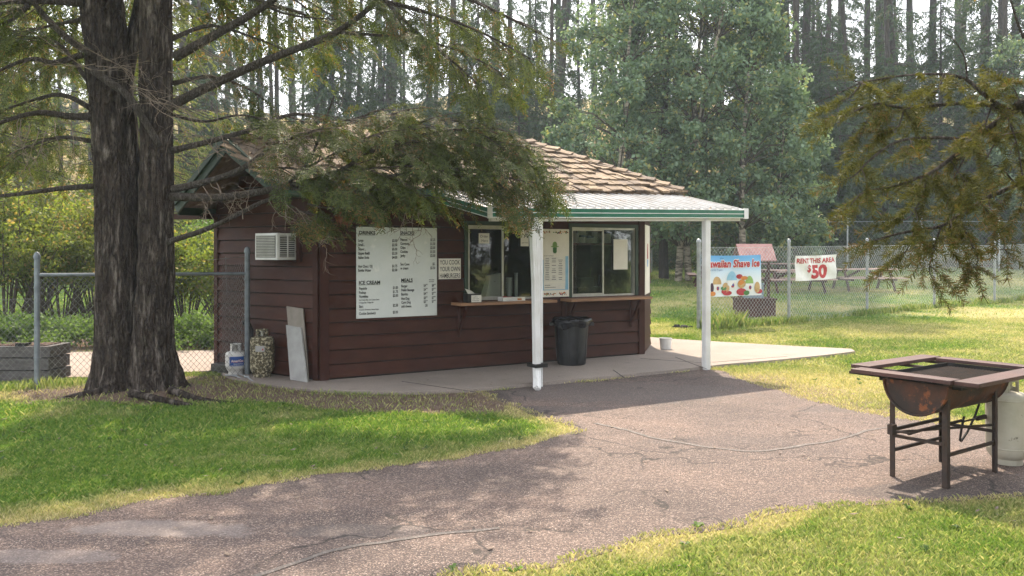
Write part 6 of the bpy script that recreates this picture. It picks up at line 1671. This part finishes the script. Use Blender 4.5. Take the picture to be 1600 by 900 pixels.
# ------------------------------------------------ forest conifers (a few shapes, copied)
def far_template(seed, L=.9, n=13, w=.07, ln=.26):
    r = np.random.default_rng(seed); Q = []
    for i in range(n):
        t = (i+.5)/n; p = np.array([L*t, 0, 0])
        for sg in (-1, 1):
            nd = np.array([r.uniform(.3, .9), sg*r.uniform(.5, 1), r.uniform(-.9, -.05)]); nd /= np.linalg.norm(nd)
            l = ln*(1-.45*t)*r.uniform(.6, 1.2); wv = np.cross(nd, [r.uniform(-.8, .8), r.uniform(-.8, .8), 1]); wv /= np.linalg.norm(wv); wv *= w/2*r.uniform(.6, 1.3)
            Q.append([p-wv*.5, p+wv*.5, p+nd*l+wv*.7, p+nd*l-wv*.7])
    return np.array(Q)
FT = [far_template(60+i) for i in range(4)]
FS = [far_template(70+i, .6, 12, .035, .15) for i in range(3)]
def conifer(seed, H, start, Lb, r0, gap=.55, nb=4, dead=.0, tm=FT, fine=1.0, lean=0.0, sparse=1.0):
    r = random.Random(seed); t = root('conifer', (0, 0, 0), 'conifer', 'tree')
    m = MB(); n = 10; pts = [Vector((math.sin(i*.9+seed)*.06*H/20+lean*i/n*H*.1, math.cos(i*1.1+seed)*.05, H*i/n-.3)) for i in range(n+1)]
    m.tube(pts, [r0*(1-.8*i/n)*(1.25 if i == 0 else 1) for i in range(n+1)], 9)
    f = Fol(seed+100); z = start*H
    zz = 1.2
    while zz < start*H:                       # dead snags on the bare part
        if r.random() < .75:
            a = r.uniform(0, 6.28); L = r.uniform(.4, 1.8)*Lb/2.6; b = Vector((0, 0, zz)); m.tube([b, b+Vector((math.cos(a)*L*.6, math.sin(a)*L*.6, r.uniform(-.1, .2))), b+Vector((math.cos(a)*L, math.sin(a)*L, r.uniform(-.5, .1)))], [.022, .014, .006], 4, False)
        zz += r.uniform(.2, .5)
    while z < H-.3:
        fr = (z-start*H)/(H-start*H); prof = min(1, .45+fr*2.2)*(1-fr)**.75
        for k in range(nb):
            if r.random() > sparse: continue
            a = r.uniform(0, 6.28); L = Lb*prof*r.uniform(.6, 1.15)+.25; d = Vector((math.cos(a), math.sin(a), r.uniform(-.25, .2))); d.normalize()
            q = [Vector((lean*z*.1, 0, z))]; nn = 4
            for i in range(nn): d = (d+Vector((0, 0, -.10+.03*i))).normalized(); q.append(q[-1]+d*L/nn)
            m.tube(q, [.03*(L/2.5)*(1-.8*i/nn)+.004 for i in range(nn+1)], 4, False)
            st = .34*fine; x = .25*L
            while x < L:
                i = min(int(x/L*nn), nn-1); p = q[i].lerp(q[i+1], x/L*nn-i); sd = d.cross(Vector((0, 0, 1))).normalized()*r.choice((-1, 1))
                v = (d*.6+sd*r.uniform(.2, .9)+Vector((0, 0, -r.uniform(.1, .7)))).normalized()
                f.spray(p, v, r.uniform(.6, 1.1)*min(1, .35+L/3)); x += st*r.uniform(.7, 1.3)
            f.spray(q[-1], d, .6)
        z += gap*r.uniform(.7, 1.3)
    m.build('trunk', MT['farbark'], t)
    c = place(tm, np.array(f.P), np.array(f.D), np.array(f.U), np.array(f.S), .25, np.random.default_rng(seed))
    for ch in t.children:
        pass
    npmesh('crown', c, None, MT['fir_far'], t)
    return t
FV = [conifer(1, 27, .10, 3.1, .30, .6, 3, sparse=.6, fine=1.15, lean=.12), conifer(2, 24, .16, 2.8, .24, .62, 3, sparse=.55, fine=1.2, lean=-.1), conifer(3, 29, .2, 3.0, .36, .6, 3, sparse=.6, fine=1.15), conifer(4, 22, .28, 2.3, .16, .6, 3, sparse=.6, fine=1.1, lean=.25), conifer(5, 25, .15, 3.0, .28, .6, 4, sparse=.8, fine=1.15)]
FY = [conifer(6, 11, .04, 2.4, .13, .30, 6, fine=.7), conifer(7, 8, .03, 2.0, .10, .26, 6, fine=.65), conifer(8, 13.5, .05, 2.7, .16, .32, 6, fine=.7)]
used = set()
def put(proto, x, y, s, rz, label, group, name=None, sz=None):
    if id(proto) not in used: o = proto; used.add(id(proto))
    else: o = copy_tree(proto)
    if name: o.name = name
    o.location = (x, y, tz(x, y)-.1); o.rotation_euler = (0, 0, rz); o.scale = (s, s, sz or s)
    o['label'] = label; o['group'] = group; return o
rr = random.Random(404)
LB1 = 'tall bare-stemmed conifer standing against the pale sky behind the stand roof'
LB2 = 'tall dark conifer of the hazy wood rising behind the pale broadleaf trees'
LB3 = 'tall conifer of the dark wood beyond the right-hand fence'
LB4 = 'tall conifer far behind the big twin-stemmed fir at the left'
protos = list(FV)
spots = [(315, 45), (345, 64), (362, 46), (425, 57), (445, 48), (456, 70), (520, 46), (530, 60), (552, 49), (612, 52), (628, 68), (678, 54), (300, 52), (330, 58), (383, 50), (402, 60), (412, 47), (470, 66), (486, 49), (503, 62), (541, 72), (566, 55), (590, 76), (640, 60), (664, 72), (690, 45), (715, 64), (742, 50), (768, 70), (792, 44), (806, 55), (828, 62), (852, 42), (863, 50), (878, 58), (930, 66)]
spots2 = [(905, 52), (960, 60), (985, 47), (1010, 68), (1040, 50), (1060, 58), (1095, 46), (1120, 62), (1145, 52), (1172, 47), (1200, 60), (1222, 50)]
spots3 = [(1238, 44), (1258, 48), (1262, 56), (1290, 43), (1312, 58), (1328, 44), (1345, 50), (1372, 60), (1394, 41), (1412, 44), (1432, 57), (1456, 45), (1480, 52), (1505, 60), (1530, 46), (1552, 54), (1568, 43), (1590, 49), (1625, 45), (1655, 52), (1690, 44), (1275, 68), (1400, 70), (1500, 74), (1730, 50), (1775, 44), (1830, 56), (1880, 46), (1950, 52), (2010, 45)]
spots4 = [(-60, 44), (-20, 50), (25, 42), (60, 55), (95, 47), (150, 60), (200, 48), (240, 56), (275, 46), (120, 72), (-110, 48), (-160, 55), (-215, 46), (-280, 52)]
for lst, lab, grp in ((spots, LB1, 'bare stemmed conifers behind the roof'), (spots2, LB2, 'conifers behind the broadleaf trees'), (spots3, LB3, 'conifers beyond the right fence'), (spots4, LB4, 'conifers far behind the twin-stemmed fir')):
    for i, (px, Y) in enumerate(lst):
        pr = rr.choice(protos if lst is not spots else [FV[1], FV[3], FV[2], FV[3], FV[1]])
        o = put(pr, (px+rr.uniform(-9, 9)-800)/F*Y, Y, rr.uniform(.7, 1.3), rr.uniform(0, 6.28), lab, grp, 'conifer'); o.rotation_euler = (rr.gauss(0, .025), rr.gauss(0, .03), rr.uniform(0, 6.28)); o.scale = (o.scale[0], o.scale[1], rr.uniform(.9, 1.2))
young = [(330, 40), (440, 46), (520, 44), (600, 47), (668, 42), (748, 41), (812, 40), (838, 46), (705, 50), (900, 44), (1250, 39.5), (1282, 41), (1310, 39), (1350, 42), (1382, 40), (1425, 39.5), (1470, 42), (1512, 40), (1545, 39.5), (1585, 41), (1620, 40), (1300, 48), (1440, 49), (1530, 50), (1400, 46), (1650, 46), (960, 42), (1225, 44)]
for i, (px, Y) in enumerate(young):
    a = px < 1000
    put(rr.choice(FY), (px-800)/F*Y, Y, rr.uniform(.7, 1.15), rr.uniform(0, 6.28), 'young bushy conifer in the understorey above the stand roof' if a else 'young bushy conifer filling the shade beyond the picnic lawn',
        'young conifers above the roof' if a else 'young conifers beyond the picnic lawn', 'young_conifer')
# weeping fir behind the left fence
wf = conifer(11, 15, .16, 3.3, .22, .27, 6, tm=FS, fine=.55)
wf.name = 'conifer'; [setattr(c, 'active_material', MT['leaf_o']) for c in wf.children if c.name.startswith('crown')]
for i, (x, y, s, l) in enumerate(((-12.9, 19.5, 1.0, 'olive green conifer with drooping boughs behind the left fence post'), (-10.8, 24.5, .85, 'smaller olive green conifer with drooping boughs between the left edge and the big trunk'), (-18, 27, 1.1, 'olive green conifer with drooping boughs farther back at the far left'))):
    o = wf if i == 0 else copy_tree(wf); o.location = (x, y, tz(x, y)-.1); o.scale = (s, s, s); o.rotation_euler = (0, 0, i*2.1); o['label'] = l; o['group'] = 'olive conifers at the left'
# trees behind the camera, mirrored in the windows
for i, (x, y) in enumerate(((12, 2.5), (16, 4), (13.5, -1), (19, 0), (22, 5), (10.5, -4), (14.5, 5.5), (18, 2.2), (9.5, -1), (24, 1.5))):
    put(FV[4] if i % 2 else FY[2], x, y, .8 if i % 2 else 1.0, i*1.3, 'conifer beside the asphalt, outside the view and mirrored in the stand windows', 'conifers mirrored in the windows', 'conifer')

# ------------------------------------------------ broadleaf trees and shrubs
def leafcloud(centers, rad, n, size, r, tilt=.9, flat=.75):
    """leaf quads scattered in clumps"""
    c = np.repeat(centers, n, 0); rd = np.repeat(rad, n)
    u = r.normal(size=(len(c), 3)); u = nrm(u)*(r.random((len(c), 1))**.5)
    p = c+u*rd[:, None]*np.array([1, 1, flat])
    k = len(p); a = nrm(r.normal(size=(k, 3))+np.array([0, 0, -.4])); nn = nrm(r.normal(size=(k, 3))*tilt+np.array([0, 0, 1.])); b = nrm(np.cross(nn, a))
    s = size*r.uniform(.6, 1.3, (k, 1))
    tip = p+a*s; mid = p+a*s*.5
    return np.stack([p, mid+b*s*.3, tip, mid-b*s*.3], 1).reshape(-1, 3)
def broadleaf(x, y, H, cz0, rx, ry, label, mat, group=None, trunkmat='birch', nclump=150, nl=150, size=.18, seed=1, r0=.14, name='broadleaf_tree', stems=1, cat='tree', skew=(0, 0)):
    r = np.random.default_rng(seed); rp = random.Random(seed); gz_ = tz(x, y)
    t = root(name, (x, y, gz_), label, cat, group)
    m = MB(); m2 = MB(); C = []; Rr = []
    for s in range(stems):
        ox = (s-(stems-1)/2)*.42
        pts = [Vector((x+ox, y, gz_-.1))]; d = Vector((rp.uniform(-.1, .1)+ox*.25, rp.uniform(-.1, .1), 1)).normalized()
        n = 9
        for i in range(n): d = (d+Vector((rp.gauss(0, .06), rp.gauss(0, .06), .03))).normalized(); pts.append(pts[-1]+d*H*.92/n)
        m.tube(pts, [r0*(1-.85*i/n) for i in range(n+1)], 10)
        per = nclump//stems
        for k in range(per):
            zz = cz0+(H-cz0)*(k+rp.random())/per; fr = (zz-cz0)/(H-cz0)
            i = min(int(zz/(H*.92)*n), n-1); base = pts[i]
            w = (math.sin(math.pi*min(1, fr*.75+.25))**.8)
            a = rp.uniform(0, 6.28); rad = math.sqrt(rp.uniform(.08, 1))*w
            e = Vector((base.x+math.cos(a)*rad*rx+skew[0]*fr, base.y+math.sin(a)*rad*ry+skew[1]*fr, gz_+zz+rp.uniform(-.3, .3)-.12*rad*rx))
            q = [base-Vector((0, 0, .2)), base.lerp(e, .5)+Vector((0, 0, .25)), e]
            m2.tube(q, [.03, .018, .006], 4, False)
            C.append(tuple(e)); Rr.append(rp.uniform(.35, .75)*rx/2.6)
    m.build('trunk', MT[trunkmat], t); m2.build('limbs', MT['twig'], t)
    C = np.array(C); Rr = np.array(Rr)
    npmesh('crown', leafcloud(C, Rr, nl, size, r), None, mat, t)
    return t
def gx(px, Y): return (px-800)/F*Y
broadleaf(gx(965, 30), 30, 14, 2.5, 2.5, 2.0, 'silvery green broadleaf tree nearest the right end of the shake roof', MT['leaf'], seed=51, nclump=120)
broadleaf(gx(1068, 32), 32, 15.5, 2.0, 3.0, 2.4, 'tall broadleaf tree with pale peeling bark at the middle of the leafy group', MT['leaf'], seed=52, stems=2, nclump=160, r0=.14)
broadleaf(gx(1165, 30.5), 30.5, 11.5, 1.0, 2.4, 2.0, 'lower broadleaf tree with layered boughs behind the canopy corner', MT['leaf'], seed=53, nclump=120)
broadleaf(gx(1215, 33.5), 33.5, 8.0, .8, 2.0, 1.8, 'short broadleaf tree at the right end of the leafy group', MT['leaf'], seed=54, nclump=130, r0=.1)
broadleaf(gx(1010, 34.5), 34.5, 12, .8, 3.2, 2, 'broadleaf tree set back behind the roof end, low and wide', MT['leaf'], seed=55, nclump=120)
broadleaf(gx(1120, 36), 36, 17, 5, 2.6, 2.0, 'slender yellowing broadleaf tree showing above the leafy group', MT['leaf_o'], seed=56, nclump=120, nl=110)
broadleaf(gx(1610, 38), 38, 15, 3, 2.6, 2.2, 'pale broadleaf tree among conifers at the far right edge', MT['leaf'], seed=57, nclump=130)
# dark stem beside the pale one
o = put(FV[3], gx(1039, 33), 33.3, 1.1, 1.0, 'dark straight conifer stem just right of the stand, left of the pale peeling trunk', 'conifers behind the broadleaf trees', 'conifer')
# shrubs at the left beyond the path
SH = [(10, 17.0, 3.4, 1.9, 'leaf_y', 'bright yellow green shrub beyond the path at the left edge'), (95, 17.5, 3.1, 1.7, 'leaf_o', 'olive shrub with many stems just right of the left fence post'),
      (150, 18.5, 3.6, 1.8, 'leaf_y', 'tall bright shrub partly behind the big fir trunk'), (290, 17.0, 2.5, 1.15, 'leaf_y', 'sunlit yellow green shrub seen between the big trunk and the brown wall'), (345, 19.5, 3.0, 1.5, 'leaf_h', 'darker green shrub showing at the left wall edge of the stand'), (-70, 17.5, 3.2, 1.8, 'leaf_o', 'olive shrub mostly cut by the left edge'), (60, 21, 4.2, 2.0, 'leaf_y', 'taller pale shrub behind the olive one')]
for i, (px, Y, H, rx, mt, lab) in enumerate(SH):
    x = gx(px, Y); rp = random.Random(i+90); r = np.random.default_rng(i+300); g0 = tz(x, Y)
    t = root('shrub', (x, Y, g0), lab, 'shrub'); m = MB(); C = []
    for k in range(26):
        a = rp.uniform(0, 6.28); rd = math.sqrt(rp.random())*rx; h = H*rp.uniform(.55, 1.0)*(1-.35*(rd/rx)**2)
        e = Vector((x+math.cos(a)*rd, Y+math.sin(a)*rd*.7, g0+h)); b = Vector((x+math.cos(a)*rd*.12, Y+math.sin(a)*rd*.1, g0-.05))
        q = smooth_pts([b, b.lerp(e, .5)+Vector((rp.gauss(0, .08), 0, .12)), e]); m.tube(q, [.02*(1-.8*j/(len(q)-1)) for j in range(len(q))], 5, False)
        for j in range(3, len(q)):
            if q[j].z-g0 > H*.33:
                for w in range(2): C.append(tuple(q[j]+Vector((rp.gauss(0, .16), rp.gauss(0, .16), rp.gauss(0, .12)))))
    m.build('stems', MT['twig'], t)
    C = np.array(C); npmesh('foliage', leafcloud(C, np.full(len(C), .26), 46, .075, r), None, MT[mt], t)
# low hedge along the bed
hr = np.random.default_rng(77); hx = hr.uniform(-14, -3.1, 620); hy = 14.6+hr.normal(0, .45, 620)*.75+(hx+8)*.03
hz = terr(hx, hy)+.12+hr.random(620)*.38*(1-np.abs(hy-14.6)/2.2)
hed = root('low_hedge', (-8, 14.6, 0), 'low leafy green hedge growing along the bed behind the pale path', 'hedge')
npmesh('foliage', leafcloud(np.stack([hx, hy, hz], 1), np.full(620, .22), 90, .06, hr, flat=.8), None, MT['leaf_h'], hed)
m = MB(); rp = random.Random(6)
for k in range(160): i = rp.randrange(620); m.tube([(hx[i], hy[i], 0), (hx[i]+rp.gauss(0, .05), hy[i], hz[i])], [.008, .004], 4, False)
m.build('stems', MT['twig'], hed)
# plant in the planter and tiny weeds by it
pr_ = root('planter_plant', (-6.2, 10.78, .46), 'small pale green plants sprouting from the planter box', 'plant')
C = np.array([[-6.95+.1*k*(1 if k < 6 else 1)+.0, 10.76, .50] for k in range(0, 10)])+hr.normal(0, .04, (10, 3)); npmesh('foliage', leafcloud(C, np.full(10, .09), 22, .045, hr), None, MT['leaf_h'], pr_)
# undergrowth in the wood and on the bluff: one mass
n = 3600
ux = hr.uniform(-62, 62, n); uy = hr.uniform(38.5, 88, n); uy = 38.5+(uy-38.5)**1.0
m_ = (np.abs(ux)/uy < 1.0) & (fbm(ux*.25+5, uy*.25+5, 3) > .36); ux, uy = ux[m_], uy[m_]; k = len(ux)
uz = terr(ux, uy)+.1+hr.random(k)*.8*(uy < 50)
npv = leafcloud(np.stack([ux, uy, uz], 1), hr.uniform(.4, 1.0, k), 34, .24, hr)
u = npmesh('undergrowth', npv, None, MT['leaf_u'], None, (0, 0, 0)); tag(u, 'dark leafy undergrowth covering the slope under the forest trees', 'undergrowth', kind='stuff')
n = 2200
ux = hr.uniform(-7, 34, n); uy = hr.uniform(37.6, 46, n); m_ = (np.abs(ux)/uy < .75); ux, uy = ux[m_], uy[m_]; k = len(ux)
uz = terr(ux, uy)+.15+hr.random(k)*.9
u = npmesh('wood_edge_brush', leafcloud(np.stack([ux, uy, uz], 1), hr.uniform(.35, .7, k), 60, .15, hr), None, MT['leaf_u'], None, (0, 0, 0)); tag(u, 'brush at the foot of the wood along the far fence', 'brush', kind='stuff')
# ================================================================== AIR, LIGHT, CAMERA
HAZE = .001
mb = MB(); mb.box(-196, 196, -46, 198, -1.2, 62)
hz_ = mb.build('haze', None, None, (0, 0, 0)); tag(hz_, 'thin smoky haze filling the air of the whole place', 'haze', kind='stuff')
m = bpy.data.materials.new('haze'); nt, N, L = nodes(m); o = new(nt, 'ShaderNodeOutputMaterial'); v = new(nt, 'ShaderNodeVolumePrincipled')
v.inputs['Color'].default_value = (.74, .87, 1.0, 1); v.inputs['Density'].default_value = HAZE; v.inputs['Anisotropy'].default_value = .1
L.new(v.outputs[0], o.inputs['Volume']); hz_.data.materials.append(m)

w = bpy.data.worlds.new('World'); SC.world = w; w.use_nodes = True
nt = w.node_tree; nt.nodes.clear()
sky = nt.nodes.new('ShaderNodeTexSky'); sky.sky_type = 'NISHITA'; sky.sun_disc = False; sky.sun_elevation = R(50); sky.sun_rotation = R(0)
sky.dust_density = 4; sky.air_density = 1.2; sky.altitude = 400
mx = nt.nodes.new('ShaderNodeMix'); mx.data_type = 'RGBA'; mx.inputs[0].default_value = .85
nt.links.new(sky.outputs[0], mx.inputs[6]); mx.inputs[7].default_value = (4.7, 4.65, 4.75, 1)     # smoke-whitened sky
bg = nt.nodes.new('ShaderNodeBackground'); bg.inputs[1].default_value = .15
wo = nt.nodes.new('ShaderNodeOutputWorld'); nt.links.new(mx.outputs[2], bg.inputs[0]); nt.links.new(bg.outputs[0], wo.inputs[0])

sl = bpy.data.lights.new('sun', 'SUN'); sl.energy = 2.7; sl.angle = R(.9); sl.color = (1, .86, .68)
so = bpy.data.objects.new('sun', sl); COL.objects.link(so); so.rotation_euler = (R(-40), 0, 0); so.location = (0, 30, 40)

cam = bpy.data.cameras.new('camera'); co = bpy.data.objects.new('camera', cam); COL.objects.link(co)
cam.sensor_width = 36; cam.lens = F/1600*36; cam.shift_y = -(450-HZ)/1600
co.location = (0, 0, EYE); co.rotation_euler = (R(90), 0, 0); cam.clip_end = 600; cam.clip_start = .05
SC.camera = co
vs = SC.view_settings; vs.view_transform = 'Standard'; vs.look = 'None'; vs.gamma = 1; vs.exposure = 1.95; vs.use_curve_mapping = False
SC.render.engine = 'CYCLES'
cy = SC.cycles; cy.use_denoising = True
cy.max_bounces = 8; cy.diffuse_bounces = 3; cy.glossy_bounces = 3; cy.transmission_bounces = 4; cy.transparent_max_bounces = 12; cy.volume_bounces = 1
cy.use_adaptive_sampling = True; cy.adaptive_threshold = .02
cy.sample_clamp_indirect = 6
for me_ in list(bpy.data.meshes):
    if me_.users == 0: bpy.data.meshes.remove(me_)
